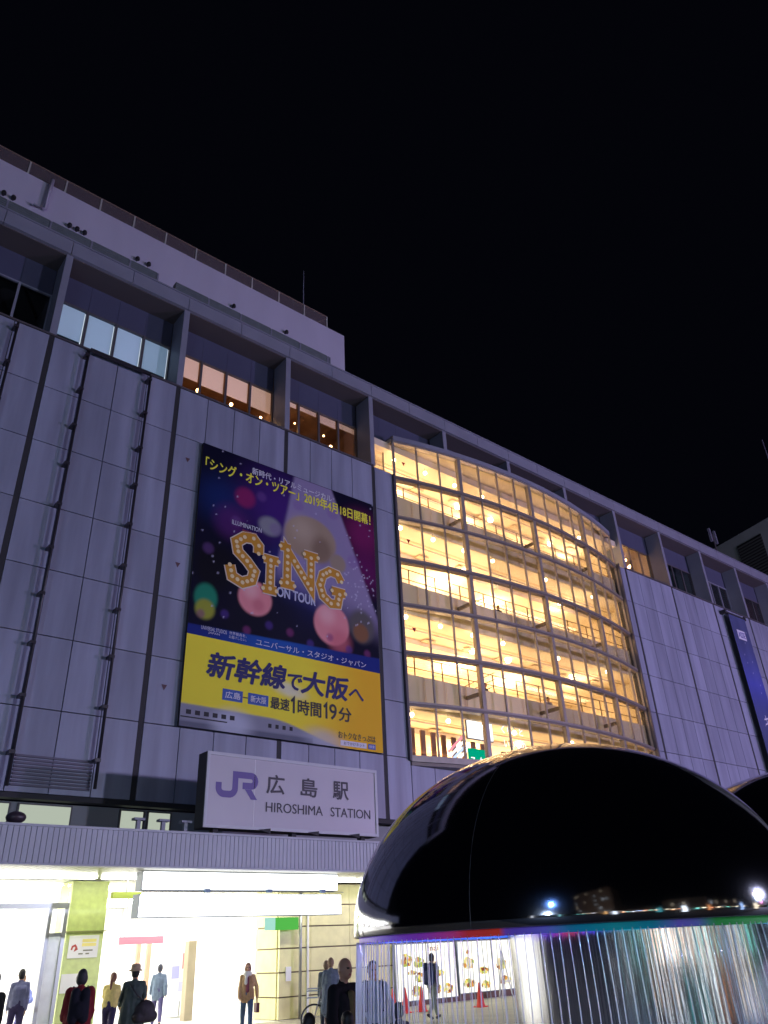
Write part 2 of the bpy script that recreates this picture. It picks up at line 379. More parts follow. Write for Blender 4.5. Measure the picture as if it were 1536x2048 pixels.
def arcband(m, z0, z1, out, dp):      # horizontal band following the arc
    for a, b in zip(mx[:-1], mx[1:]):
        vs = []
        for x in (a, b):
            y = cy(x); t = Vector((1, (cy(x + .01) - cy(x - .01)) / .02, 0)).normalized(); n = Vector((t.y, -t.x, 0)); p = Vector((x, y, 0))
            for o in (out, out - dp):
                for z in (z0, z1): vs.append(p + n * o + Vector((0, 0, z)))
        m.add(vs, [(0, 4, 5, 1), (2, 3, 7, 6), (1, 5, 7, 3), (0, 2, 6, 4), (0, 1, 3, 2), (4, 6, 7, 5)])
cw = SB(frame, 'curtain_wall', MULL)
for k, z in enumerate(zr):
    tm = MB()
    if k == 0:
        tm.cur = 1; arcband(tm, z - 0.02, z + 0.24, 0.12, 0.5); tm.cur = 0; arcband(tm, z - 0.14, z - 0.025, 0.09, 0.3)
    elif k == 7: arcband(tm, z - 0.13, z + 0.12, 0.12, 0.35)
    else:
        arcband(tm, z + 0.01, z + 0.10, 0.11, 0.32); tm.cur = 2; arcband(tm, z - 0.10, z + 0.005, 0.075, 0.3)
    tm.build('transom', [MULL, TRIM, MULLT], cw)
for r in range(7):
    for k in range(NP):
        a, b = mx[k] + 0.04, mx[k + 1] - 0.04
        vs = [(a, cy(a), zr[r + 1] + 0.1), (b, cy(b), zr[r + 1] + 0.1), (b, cy(b), zr[r] - 0.1), (a, cy(a), zr[r] - 0.1)]
        vs += [(x, y + 0.012, z) for x, y, z in vs]
        MB().add(vs, [(0, 1, 2, 3), (7, 6, 5, 4), (0, 4, 5, 1), (1, 5, 6, 2), (2, 6, 7, 3), (3, 7, 4, 0)]).build('glass_pane', GLASS, cw)
# small roof from the arc back to the recess, and the closing panel under the bulge
for nm, z0, z1, mm in (('atrium_roof', zr[0] + 0.245, zr[0] + 0.30, TRIM), ('atrium_ceiling', zr[0] - 0.02, zr[0] + 0.2, CREAM), ('atrium_underside', 8.22, 8.35, MULLT)):
    m = MB(); top = []; 
    pts = [(x, cy(x) + (0.16 if 'ceil' in nm else -0.05)) for x in mx] + [(X1, 25.0), (X0, 25.0)]
    n = len(pts); vs = [(x, y, z0) for x, y in pts] + [(x, y, z1) for x, y in pts]
    m.add(vs, [tuple(range(n))[::-1], tuple(range(n, 2 * n))] + [(i, (i + 1) % n, n + (i + 1) % n, n + i) for i in range(n)])
    SB(m, nm, mm)
# upper side returns beside the curved wall (bright panes in the loggia)
for a, b in ((20.23, 21.36), (39.54, 40.53)):
    f = MB(); f.box(a, a + 0.05, 24.6, 24.68, 22.22, 24.4); f.box(b - 0.05, b, 24.6, 24.68, 22.22, 24.4); f.box(a, b, 24.6, 24.68, 24.4, 24.46); f.box(a, b, 24.6, 24.68, 22.16, 22.22)
    wf = SB(f, 'side_window', MULL); MB().box(a + 0.05, b - 0.05, 24.63, 24.64, 22.22, 24.4).build('pane', GLASS, wf)
SB(MB().box(20.23, 21.4, 24.64, 24.7, 24.46, 24.95), 'side_head', RECESS); SB(MB().box(39.5, 40.53, 24.64, 24.7, 24.46, 24.95), 'side_head', RECESS)
# atrium interior: floors, parapets, rails, back wall, ceilings
YB = 32.0; XA, XB = 20.3, 40.55
inn = MB()
inn.box(XA - 0.2, XA, 24.35, YB, 6.2, 24.4); inn.box(XB, XB + 0.2, 24.35, YB, 6.2, 24.4); inn.box(XA, XB, YB, YB + 0.2, 6.2, 24.4)
SB(inn, 'atrium_wall', CREAM)
SLAB = [19.72, 15.10, 10.73]
FY = 24.22
for n_, (zb, hasp) in enumerate([(23.85, 0)] + [(z, 1) for z in SLAB]):
    sl = MB(); sl.box(XA, XB, FY + 0.02, YB, zb - 0.1, zb + 0.3)
    so = SB(sl, 'floor_slab', CREAM)
    dc = MB()
    dc.box(XA, XB, 25.6, 25.72, zb - 0.16, zb - 0.105)                     # slot line in the ceiling
    dc.box(XA, XB, 26.6, YB - 0.01, zb - 0.36, zb - 0.11)                  # step down
    dc.box(XA, XB, 28.6, 29.2, zb - 0.55, zb - 0.365); dc.box(XA, XB, 29.8, 30.3, zb - 0.5, zb - 0.366)
    dc.build('dropped_ceiling', CREAMD if 0 else CREAM, so)
    sg = MB()
    for k in range(150): sg.box(XA + 0.1 + k * 0.135, XA + 0.18 + k * 0.135, 25.28, 25.42, zb - 0.112, zb - 0.102)
    sg.build('ceiling_grille', CREAMD, so)
    if hasp:
        pm = MB()
        k = 0
        for a, b in zip(mx[:-1], mx[1:]): pm.box(a + 0.012, b - 0.012, FY, FY + 0.06, zb - 0.1, zb + 1.42)
        pm.box(XA, X0 - .012, FY, FY + 0.06, zb - 0.1, zb + 1.42); pm.box(X1 + .012, XB, FY, FY + 0.06, zb - 0.1, zb + 1.42)
        pm.build('parapet', PARA, so)
        rl = MB()
        for y, h in ((FY + 0.7, 1.75), (28.2, 1.7)):
            for q in (0.25, 0.62, 1.0, 1.3): rl.tube([(XA + 0.05, y, zb + h * q + 0.3), (XB - 0.05, y, zb + h * q + 0.3)], 0.022, 6)
            x = XA + 0.8
            while x < XB: rl.box(x - 0.025, x + 0.025, y - 0.02, y + 0.02, zb + 0.3, zb + h * 1.3 + 0.32); x += 1.72
        for xa, sg_ in ((26.5, 1), (31.0, -1)):                            # stair flights behind the parapet
            for q in range(5): rl.tube([(xa, 27.2, zb + 0.4 + q * 0.35), (xa + 4.2, 27.2, zb + 0.4 + q * 0.35 + sg_ * 2.0 + (0 if sg_ > 0 else 2.0) )], 0.025, 6)
        rl.build('railing', mat('railing_brown', (0.18, 0.11, 0.06), 0.5), so)
    bl = MB()
    for k in range(7): bl.box(22.2 + k * 2.6, 22.9 + k * 2.6, 25.9 + (k % 2) * 0.25, 26.25 + (k % 2) * 0.25, zb - 0.19, zb - 0.165)
    bl.build('ceiling_vent', CREAMD, so)
SB(MB().box(XA, XB, FY + 0.02, YB, 6.2, 6.5), 'floor_slab', CREAM)
# outriggers that tie the thick mullions back to the floors
for z in SLAB:
    for k in (3, 7, 11):
        x = mx[k]; SB(MB().box(x - 0.06, x + 0.06, cy(x) + 0.26, FY - 0.003, z + 0.78, z + 0.94), 'outrigger', MULLT)
for row, z in ((0, 22.87), (2, 18.52), (4, 14.08)):
    x = 21.95; y = cy(x) - 0.02
    SB(MB().add([(x - .11, y, z + .1), (x + .11, y - .03, z + .1), (x, y - .015, z - .12)], [(0, 2, 1)]), 'rescue_mark', RED)
# lit shop fronts at the back of each floor
sh = random.Random(3)
for zb in (19.72, 15.10, 10.73, 6.5):
    m = MB(); x = XA + 0.6
    while x < XB - 2:
        wd = sh.uniform(1.2, 2.6); m.box(x, x + wd, YB - 0.1, YB - 0.02, zb + 0.9, zb + sh.uniform(2.7, 3.4)); x += wd + sh.uniform(0.3, 1.2)
    SB(m, 'shop_front', emis('shop_front_light', (1.0, 0.74, 0.42), 2.0))
    m = MB()
    for k in range(7):
        x = XA + 1.4 + k * 2.8; m.box(x, x + 1.1, 30.5, 31.3, zb + 3.6, zb + 3.62)
    SB(m, 'shop_downlight', SHOPL)
m = MB()
for k in range(7): m.box(XA + 1.4 + k * 2.8, XA + 2.5 + k * 2.8, 30.5, 31.3, 23.42, 23.44)
SB(m, 'shop_downlight', SHOPL)
# hanging globe lamps
FLN = {23.3: 'top floor', 19.3: 'second floor from the top', 14.75: 'middle floor', 10.35: 'lowest full floor'}
gm = None
for z, fl in FLN.items():
    for k in (0, 1, 2, 3, 5, 7):
        t = thing('globe_lamp', 'small glowing globe lamp hanging just inside the glazing, ' + fl, 'lamp', (21.75 + k * 2.13, 24.12 if z < 23 else 24.3, z), 0, 'globe lamps on the %s of the glazed atrium' % fl)
        if gm is None:
            a = MB().ell((0, 0, 0), 0.10, 14, 10).build('globe', GLOBE, t, True); b = MB().tube([(0, 0, 0.09), (0, 0, 0.32)], 0.012, 6).build('stem', MULLT, t); gm = (a, b)
        else:
            for o in gm:
                c = o.copy(); sc.collection.objects.link(c); c.parent = t
        # larger lamp deeper in
    for k in (0, 2, 3, 5):
        t = thing('globe_lamp', 'large bright globe lamp deeper inside the atrium, ' + fl, 'lamp', (22.6 + k * 2.7, 26.1, z + 0.18), 0, 'large globe lamps on the %s of the glazed atrium' % fl)
        for o in gm:
            c = o.copy(); sc.collection.objects.link(c); c.parent = t; c.scale = (1.7, 1.7, 1.7)
# area lights under the ceilings, with added fill facing up
def area(x, y, z, sx, sy, e, col, rx=0):
    L = bpy.data.lights.new('ceiling_fill_light', 'AREA'); L.shape = 'RECTANGLE'; L.size = sx; L.size_y = sy; L.energy = e; L.color = col
    o = bpy.data.objects.new('ceiling_fill_light', L); sc.collection.objects.link(o); o.parent = st; o.location = (x, y - 24, z); o.rotation_euler = (rx, 0, 0)
for zb in (23.85, 19.72, 15.10, 10.73):
    area(30.4, 28.0, zb - 0.62, 19, 0.5, 330, (1.0, 0.70, 0.38))
    area(30.4, 28.0, zb - 2.6, 18, 1.0, 560, (1.0, 0.66, 0.34), math.pi)  # added upward fill that brightens the ceiling
    area(30.4, 25.0, zb - 1.7, 18, 0.4, 130, (1.0, 0.70, 0.40), math.pi)  # added upward fill near the glazing, evens out the slab underside
    for x_, y_, e_ in ((29.2, 27.6, 150), (23.4, 27.0, 50), (33.8, 28.0, 120), (37.8, 26.5, 90)):
        area(x_ + (zb * 7 % 3 - 1.5), y_, zb - 1.1, 1.0, 1.0, e_, (1.0, 0.74, 0.42), math.pi)     # added upward fill for bright patches on the ceiling
# bottom floor shop: slats and signs behind the glass
m = MB()
for k in range(8): m.box(22.3 + k * 0.62, 22.56 + k * 0.62, 24.9, 24.98, 8.3, 10.05 - 0.03 * k)
for k in range(5): m.box(28.6 + k * 1.3, 28.9 + k * 1.3, 25.4, 25.5, 8.3, 9.8)
SB(m, 'shop_slat_screen', BROWN)
SB(MB().box(21.5, 39, 24.62, 24.66, 8.75, 8.8), 'shop_rail', FRAME)
WSIGN = emis('white_sign', (0.95, 0.97, 1.0), 1.6)
sg = thing('shop_sign', 'blank white glowing shop sign behind the lowest glass row', 'sign', (26.1, 24.3, 10.2)); MB().box(-0.85, 0.75, 0, 0.05, -0.35, 0.42).build('face', WSIGN, sg); MB().box(-0.9, 0.8, 0.055, 0.1, -0.4, 0.46).build('frame', FRAME, sg)
sg = thing('shop_sign', 'green glowing shop sign with white slanted script', 'sign', (25.9, 24.3, 8.9))
MB().box(-0.75, 0.75, 0, 0.05, -0.6, 0.48).build('face', emis('green_sign', (0.0, 0.42, 0.24), 1.0), sg)
def scribble(parent, x0, x1, z0, z1, n, r, m, y, seed):
    q = random.Random(seed); mb = MB(); wd = (x1 - x0) / n
    for k in range(n):
        pts = [(x0 + wd * (k + q.uniform(.05, .9)), y, q.uniform(z0, z1)) for _ in range(4)]
        mb.ribbon([(p[0], p[2]) for p in sorted(pts)], r, y - k * 0.0006)
    return mb.build('lettering', m, parent)
text('マーケット', -0.66, 0.62, -0.22, 0.14, -0.006, WSIGN, sg, bold=0.03, shear=0.35)
sg = thing('neon_sign', 'white neon script in two lines high behind the lowest glass row', 'sign', (28.1, 24.2, 10.2))
text('くらしと', -0.75, 0.75, 0.08, 0.42, 0, emis('neon_blue_white', (0.75, 0.88, 1.0), 1.8), sg, bold=0.02)
text('いいもの', -0.65, 0.85, -0.55, -0.2, 0, WSIGN, sg, bold=0.03)
sg = thing('neon_sign', 'slanted sign with white and blue strokes before the brown slats', 'sign', (24.6, 24.25, 9.3))
for k, c in enumerate(((0.9, 0.3, 0.35), (0.95, 0.97, 1), (0.55, 0.7, 1.0), (0.95, 0.95, 1))):
    MB().ribbon([(-0.75 + 0.08 * k, -0.25 - 0.17 * k), (0.25 + 0.05 * k, 0.55 - 0.2 * k)], 0.13, -0.004 * k).build('stroke', emis('neon_stroke', c, 1.4), sg)

# ---------------- penthouse on the roof
PZ = 35.4
ph = SB(MB().box(-9, 22.39, 29, 42, 27.0, PZ), 'penthouse', PENT)
for x in (2.45, 2.88, 5.5, 5.87, 6.24, 8.98, 9.59, 14.58, 18.05):
    v = MB(); v.lathe([(0.0, 0.12), (0.08, 0.10), (0.11, 0.04), (0.11, -0.07), (0.08, -0.09), (0, -0.09)], (x, 28.83, 33.22), 12); v.tube([(x, 28.83, 33.22), (x, 29, 33.22)], 0.06, 8)
    v.build('vent_cowl', BLACK, ph, True)
pm = MB(); pm.tube([(4.29, 28.8, 35.55), (4.27, 28.8, 33.4), (3.75, 28.8, 33.38)], 0.10, 10); pm.build('roof_pipe', PENT, ph, True)
for a, b, top in ((10.4, 19.8, 30.95), (-3.0, 9.5, 30.95)):
    m = MB(); x = a; 
    while x < b - 0.1:
        e = min(x + 1.85, b); m.box(x + 0.04, e - 0.06, 27.0, 27.35, 27.1, top)
        for k in range(5): m.box(x + 0.04, e - 0.06, 26.975, 26.995, top - 0.1 - k * 0.12, top - 0.05 - k * 0.12)
        m.cur = 1; m.box(e - 0.05, e + 0.03, 26.96, 27.3, 27.1, top - 0.06); m.cur = 0; x = e
    SB(m, 'roof_louvre', [LOUV, TRIM])
# fence on the penthouse roof
fe = thing('roof_fence', 'dark mesh safety fence with pale posts along the white penthouse roof', 'fence', (0, 29.25, PZ))
def meshmat(name, col, op):
    m = bpy.data.materials.new(name); m.use_nodes = True; nt = m.node_tree; b = nt.nodes['Principled BSDF']
    b.inputs['Base Color'].default_value = (*col, 1); t = nt.nodes.new('ShaderNodeBsdfTransparent'); x = nt.nodes.new('ShaderNodeMixShader')
    x.inputs[0].default_value = op; nt.links.new(t.outputs[0], x.inputs[1]); nt.links.new(b.outputs[0], x.inputs[2])
    nt.links.new(x.outputs[0], nt.nodes['Material Output'].inputs[0]); return m
fx = [-2.2, -0.4, 1.42, 3.22, 5.02, 6.81, 8.62, 10.43, 12.24, 14.09, 15.84, 17.69, 19.53, 21.23]
for x in fx: MB().box(x - 0.04, x + 0.04, -0.04, 0.04, 0, 1.12).build('post', mat('post_paint', (0.5, 0.5, 0.46), 0.6) if x == fx[0] else bpy.data.materials['post_paint'], fe)
m = MB(); m.beam((fx[0], 0, 1.14), (fx[-1], 0, 1.14), 0.06, 0.06); m.beam((fx[-1], 0, 1.14), (fx[-1], 4, 1.14), 0.05, 0.05); m.beam((fx[-1] - 0.9, 0.02, 0.1), (fx[-1], 0.02, 1.0), 0.04, 0.04)
m.build('top_rail', mat('rail_rust', (0.28, 0.20, 0.16), 0.7), fe)
m = MB()
for a, b in zip(fx[:-1], fx[1:]): m.box(a + 0.05, b - 0.05, -0.01, 0.01, 0.05, 1.08)
m.box(fx[-1] - 0.005, fx[-1] + 0.005, 0.05, 4, 0.05, 1.08)
m.build('mesh_infill', meshmat('fence_mesh', (0.22, 0.18, 0.19), 0.45), fe)
an = thing('antenna_mast', 'thin antenna mast standing behind the penthouse roof fence', 'antenna', (19.7, 29.6, PZ)); MB().tube([(0, 0, 0), (0, 0, 2.4), (0, 0, 4.5)], [0.05, 0.035, 0.015], 8).build('mast', TRIM, an); MB().box(-0.15, 0.15, -0.15, 0.15, 0, 0.05).build('base_plate', TRIM, an)
an = thing('cell_antenna', 'small rooftop radio antenna with two upright panels above the right wing', 'antenna', (67.75, 30, 27))
m = MB(); m.tube([(0, 0, 0), (0, 0, 8.4)], 0.08, 8); m.beam((-0.45, 0, 8.0), (0.45, 0, 8.0), 0.06, 0.06); m.build('mast', FRAME, an)
for x in (-0.45, 0.5): MB().box(x - 0.12, x + 0.12, -0.1, 0.1, 7.55, 8.9).build('antenna_panel', TRIM, an)

# ---------------- canopy over the entrance
YF = 20.5; CX0, CX1 = -8, 44
ca = SB(MB().box(CX0, CX1, YF + 0.06, 24.45, 4.25, 4.72), 'canopy', CAN)
m = MB(); x = CX0
while x < CX1: m.box(x, x + 0.118, YF, YF + 0.058, 3.95, 4.74); x += 0.134
m.build('fascia', CAN, ca)
m = MB(); m.box(CX0, CX1, YF - 0.02, YF + 0.08, 4.745, 4.80); m.box(CX0, CX1, YF - 0.012, YF + 0.3, 3.90, 3.945); m.build('fascia_trim', CAN, ca)
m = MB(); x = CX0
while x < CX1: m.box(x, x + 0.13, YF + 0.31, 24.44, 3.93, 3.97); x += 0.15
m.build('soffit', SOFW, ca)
for x in range(-6, 30, 3):
    MB().box(x, x + 2.8, 23.1, 23.32, 3.86, 3.925).build('tube_light', TUBE, ca)
# roof things on the canopy
for x, z, lab in ((8.85, 5.0, 'leftmost'), (9.55, 5.04, 'middle'), (10.2, 5.0, 'rightmost')):
    t = thing('floodlight_bracket', 'stubby T shaped bracket on the canopy edge, %s of three left of the station sign' % lab, 'bracket', (x, 20.85, 4.72), 0, 'stubby brackets on the canopy edge')
    MB().box(-0.05, 0.05, -0.05, 0.05, 0, 0.34).build('stem', TRIM, t); MB().box(-0.15, 0.15, -0.1, 0.1, 0.342, 0.40).build('top_plate', TRIM, t)
t = thing('floodlight', 'round dark floodlight on the canopy at the far left', 'lamp', (5.75, 20.8, 4.72))
MB().box(-0.05, 0.05, -0.05, 0.05, 0, 0.12).build('stem', BLACK, t); MB().ell((0, 0, 0.24), (0.24, 0.2, 0.14), 14, 8).build('housing', mat('floodlight_housing', (0.05, 0.035, 0.05), 0.4), t, True)

# ---------------- ground floor
gf = MB()
XL = 15.66
for a, b in ((XL, 16.9), (16.9, 18.55), (18.55, 20.3), (20.3, 22.0), (22.0, 23.7), (23.7, 25.4), (25.4, 27.1), (27.1, 44)):
    zz = [0.0, 0.61, 1.29, 1.97, 2.60, 3.25, 3.9]
    for p, q in zip(zz[:-1], zz[1:]): gf.box(a + 0.008, b - 0.008, 24.5, 24.6, p + 0.02, q - 0.02)
for p, q in zip(zz[:-1], zz[1:]): gf.box(XL, XL + 0.06, 24.66, 26.0, p + 0.02, q - 0.02)
gf.cur = 1; gf.box(XL + 0.062, 44, 24.61, 24.64, 0, 3.92); gf.box(XL + 0.065, XL + 0.2, 24.65, 26.0, 0, 3.92)
SB(gf, 'tiled_wall', [TILE, TILED])
m = MB(); m.box(19.5, 44, 24.46, 24.497, 0.004, 0.33); SB(m, 'wall_skirting', mat('skirting_brown', (0.16, 0.08, 0.05), 0.5))
SB(MB().tube([(16.35, 24.3, 0), (16.35, 24.3, 3.9)], 0.05, 12), 'steel_pole', STEEL, smooth=True)
SB(MB().box(16.72, 16.78, 24.44, 24.49, 0, 3.3), 'corner_strip', WHITEP)
s = SB(MB().box(15.9, 16.1, 24.45, 24.49, 1.05, 1.45), 'switch_box', WHITEP)
# green sign strip over the wall end
gs = thing('green_sign', 'small green glowing sign over the left end of the tiled wall', 'sign', (15.75, 24.2, 2.7)); MB().box(-0.45, 0.45, 0, 0.1, -0.2, 0.16).build('face', emis('green_lamp', (0.12, 0.62, 0.10), 0.8), gs); MB().box(-0.8, -0.455, 0, 0.1, -0.2, 0.16).build('pale_face', emis('pale_green_lamp', (0.45, 0.85, 0.72), 0.9), gs)
# green pillar with a notice
pl = MB(); zz = [0, 2.62, 3.92]
for p, q in zip(zz[:-1], zz[1:]): pl.box(8.66, 9.72, 24.5, 25.5, p + 0.015, q - 0.015)
pl.cur = 1; pl.box(8.64, 9.78, 24.44, 25.52, 2.606, 2.634)
SB(pl, 'green_pillar', [GREEN, mat('pillar_band', (0.3, 0.33, 0.1), 0.5)])
nt_ = thing('notice', 'white notice with a red mark and yellow print on the green pillar', 'notice', (9.18, 24.49, 2.25)); MB().box(-0.42, 0.42, -0.015, 0, -0.28, 0.27).build('sheet', mat('notice_paper', (0.85, 0.85, 0.75), 0.6), nt_)
MB().ribbon([(-0.33, -0.08), (-0.31, 0.0), (-0.24, 0.03), (-0.2, -0.02), (-0.22, -0.08), (-0.16, -0.05)], 0.05, -0.018).build('red_mark', mat('notice_red', (0.45, 0.07, 0.03), 0.6), nt_)
for k, z in enumerate((0.14, 0.04)): MB().box(-0.05, 0.35, -0.02, -0.016, z - 0.04, z + 0.04).build('yellow_print', mat('notice_yellow', (0.85, 0.75, 0.2), 0.6), nt_)
for k, (a, b, z) in enumerate(((0.0, 0.27, -0.1), (-0.12, 0.0, -0.18), (0.08, 0.18, -0.18))): MB().box(a, b, -0.02, -0.016, z - 0.016, z + 0.016).build('print', mat('notice_print', (0.2, 0.2, 0.1), 0.6), nt_)
MB().box(-0.5, 0.05, -0.012, 0.005, -1.1, -0.65).build('lower_sheet', bpy.data.materials['notice_paper'], nt_)
# door screen at the left
m = MB(); m.box(-8, 8.62, 24.44, 24.56, 3.2, 3.34)
for x in (8.12, 8.56, 2.2, -2): m.box(x - 0.05, x + 0.05, 24.44, 24.56, 0, 3.195)
m.box(8.17, 8.51, 24.46, 24.54, 2.55, 2.60)
ds = SB(m, 'door_screen', STEEL); MB().box(8.17, 8.51, 24.495, 24.505, 0, 2.55).build('pane', mat('frosted_pane', (0.7, 0.74, 0.74), 0.3, var=0.1, nscale=3), ds)
MB().box(-8, 8.6, 24.49, 24.51, 3.34, 3.92).build('transom_pane', GLASS, ds)
# hall
h = MB(); h.box(-8.2, -8, 24.6, 38, 0, 3.92); h.box(-8, XL + 0.2, 38, 38.2, 0, 3.92); h.box(XL + 0.21, XL + 0.3, 26.0, 38, 0, 3.92); h.box(-8, XL + 0.3, 24.62, 38, 3.93, 4.1)
SB(h, 'hall_shell', HALLW)
for i in range(6):
    for j in range(4): SB(MB().box(-5.5 + i * 3.6, -3.6 + i * 3.6, 26 + j * 3, 27.6 + j * 3, 3.86, 3.92), 'hall_light', HALLL)
SB(MB().box(14.2, 14.5, 28, 28.3, 0.01, 2.35), 'hall_column', mat('hall_column', (0.30, 0.25, 0.16), 0.4, var=0.1))
SB(MB().box(13.2, 13.35, 30, 30.15, 0.01, 2.4), 'hall_post', mat('hall_post', (0.5, 0.3, 0.2), 0.5))
SB(MB().box(13.6, 13.75, 30, 30.15, 0.01, 2.4), 'hall_post', bpy.data.materials['hall_post'])
rs = thing('red_stripe_sign', 'long pink red sign strip hanging inside the bright hall', 'sign', (12.45, 28, 2.42)); MB().box(-0.78, 0.78, 0, 0.06, -0.11, 0.11).build('strip', mat('strip_red', (0.80, 0.16, 0.22), 0.5), rs)
for x in (-0.6, 0.6): MB().tube([(x, 0.03, 0.11), (x, 0.03, 1.5)], 0.012, 6).build('hanger', STEEL, rs)
pk = thing('poster_panel', 'pale poster stand with blue and red prints inside the hall', 'poster', (15.0, 30, 0)); MB().box(-0.5, 0.5, 0, 0.05, 0.5, 2.1).build('sheet', WHITEP, pk)
for k, (a, b, z0, z1, c) in enumerate(((-.4, -.1, 1.2, 1.6, (.3, .3, .6)), (0, .3, 1.5, 2.0, (.6, .15, .15)), (-.1, .35, .8, 1.1, (.4, .4, .6)))): MB().box(a, b, -0.006, -0.001, z0, z1).build('print', mat('hall_print', c, 0.6), pk)
MB().box(-0.4, 0.4, -0.2, 0.25, 0.0, 0.06).build('foot', STEEL, pk); MB().box(-0.03, 0.03, 0.0, 0.05, 0.06, 0.5).build('stem', STEEL, pk)
# light boxes under the canopy
for nm, lab, x0, x1, y0, z0, z1 in (('light_box_sign', 'upper long white light box under the canopy, blown out white', 9.42, 15.85, 21.5, 3.45, 3.92), ('light_box_sign', 'lower hanging white light box with small spotlights on its top edge', 9.38, 15.98, 21.5, 2.80, 3.36)):
    t = thing(nm, lab, 'sign', ((x0 + x1) / 2, y0, z0)); hw = (x1 - x0) / 2; hh = z1 - z0
    MB().box(-hw + 0.02, hw - 0.02, 0.0, 0.02, 0.02, hh - 0.02).build('face', LBOX, t); MB().box(-hw, hw, 0.022, 0.42, 0, hh).build('housing', LBOXS, t)
    if z0 < 3:
        MB().tube([(-hw, -0.1, hh + 0.05), (hw, -0.1, hh + 0.05)], 0.012, 6).build('lamp_rail', STEEL, t)
        for x in (-1.4, 0.6, 2.5): MB().box(x - 0.08, x + 0.08, -0.16, -0.06, hh + 0.03, hh + 0.12).build('spotlight', mat('spot_blue', (0.12, 0.22, 0.35), 0.4), t)
cm = thing('ceiling_camera', 'flat olive box hanging under the canopy before the green pillar', 'fixture', (9.9, 23.6, 3.5)); MB().box(-0.42, 0.42, -0.1, 0.1, -0.12, 0.05).build('housing', mat('olive_box', (0.25, 0.3, 0.05), 0.5), cm); MB().tube([(0, 0, 0.05), (0, 0, 0.43)], 0.02, 6).build('hanger', STEEL, cm)

# ---------------- right banner
bn = thing('wall_banner', 'tall narrow blue banner hanging on the right wing', 'banner', (53.3, 23.55, 21.5))
def grid(x0, x1, z0, z1, y, nx, nz, fn, name, m, parent):
    vs = [(x0 + (x1 - x0) * i / nx, y, z0 + (z1 - z0) * j / nz) for j in range(nz + 1) for i in range(nx + 1)]
    fs = [(j * (nx + 1) + i, j * (nx + 1) + i + 1, (j + 1) * (nx + 1) + i + 1, (j + 1) * (nx + 1) + i) for j in range(nz) for i in range(nx)]
    me = bpy.data.meshes.new(name); me.from_pydata(vs, [], fs); at = me.color_attributes.new('Col', 'FLOAT_COLOR', 'POINT')
    fl = []
    for p in vs: fl += [*fn(p[0], p[2]), 1.0]
    at.data.foreach_set('color', fl); me.materials.append(m); o = bpy.data.objects.new(name, me); sc.collection.objects.link(o); o.parent = parent; return o
def bcol(x, z):
    v = noise.noise(Vector((x * 1.2, z * 0.35, 3))) * 0.5 + 0.5; k = max(0, 1 - abs(z + 5) / 4) ** 2
    s = 0.25 if noise.noise(Vector((x * 9, z * 9, 1))) > 0.62 else 0
    return (0.06 + 0.05 * v + s, 0.07 + 0.06 * v + s, 0.16 + 0.12 * v + 0.22 * k + s)
grid(-1.17, 1.17, -14.5, 0, 0, 24, 150, bcol, 'banner_cloth', vcol('banner_print', 0.5, 0.1), bn)
MB().box(-1.17, 1.17, 0.01, 0.03, -14.5, 0).build('banner_backing', JOINT, bn)
MB().beam((-1.5, 0.1, 0.12), (1.4, 0.1, 0.12), 0.12, 0.12).build('banner_bar', JOINT, bn)
for x in (-1.4, 1.3): MB().box(x - 0.12, x + 0.12, 0.0, 0.42, 0.0, 0.26).build('bracket', JOINT, bn)
BWH = mat('banner_white', (0.75, 0.75, 0.85), 0.6)
MB().box(-0.55, 0.55, -0.006, -0.002, -1.75, -1.05).build('logo_panel', BWH, bn); text('ASSE', -0.46, 0.46, -1.62, -1.18, -0.01, mat('banner_blue', (0.1, 0.1, 0.4), 0.6), bn, bold=0.02)
text('キャンペーン', -0.28, 0.45, -13.8, -7.1, -0.008, BWH, bn, vertical=True)

# ---------------- JR sign
js = thing('station_sign', 'white box sign reading HIROSHIMA STATION standing on the canopy', 'sign', (13.63, 20.5, 4.93))
jw = 3.09; jh = 2.04
MB().box(-jw, jw, 0.0, 0.5, 0, jh).build('sign_box', mat('sign_side', (0.05, 0.05, 0.055), 0.6), js)
m = MB(); m.box(-jw, jw, -0.05, -0.003, jh - 0.09, jh); m.box(-jw, jw, -0.05, -0.003, 0, 0.08); m.box(-jw, -jw + 0.09, -0.05, -0.003, 0.081, jh - 0.091); m.box(jw - 0.09, jw, -0.05, -0.003, 0.081, jh - 0.091)
m.build('frame', mat('sign_frame', (0.55, 0.56, 0.62), 0.45), js)
MB().box(-jw + 0.091, jw - 0.091, -0.02, -0.004, 0.081, jh - 0.091).build('sign_face', mat('sign_white', (0.52, 0.49, 0.56), 0.4, var=0.05, nscale=0.5, coat=0.3), js)
MB().box(-1.52, -1.50, -0.024, -0.0205, 0.09, jh - 0.1).build('seam', mat('sign_seam', (0.8, 0.78, 0.82), 0.4), js)
for x in (-1.15, 0.55, 2.1): MB().add([(x - 0.2, -0.07, 0.01), (x + 0.2, -0.07, 0.06), (x + 0.2, -0.07, -0.08), (x - 0.2, -0.055, 0.01), (x + 0.2, -0.055, 0.06), (x + 0.2, -0.055, -0.08)], [(0, 2, 1), (3, 4, 5), (0, 1, 4, 3), (1, 2, 5, 4), (2, 0, 3, 5)]).build('clip', JOINT, js)
for x in (-2.6, 0, 2.6): MB().box(x - 0.08, x + 0.08, 0.15, 0.35, -0.21, -0.002).build('foot', JOINT, js)
JRC = mat('emblem_violet', (0.10, 0.055, 0.30), 0.45); wd = 0.185
def jp(pts): return [(x - 13.63, z - 4.93) for x, z in pts]
m = MB()
arc = lambda cx, cz, r, a, b, n=8: [(cx + r * math.cos(R(a + (b - a) * k / n)), cz + r * math.sin(R(a + (b - a) * k / n))) for k in range(n + 1)]
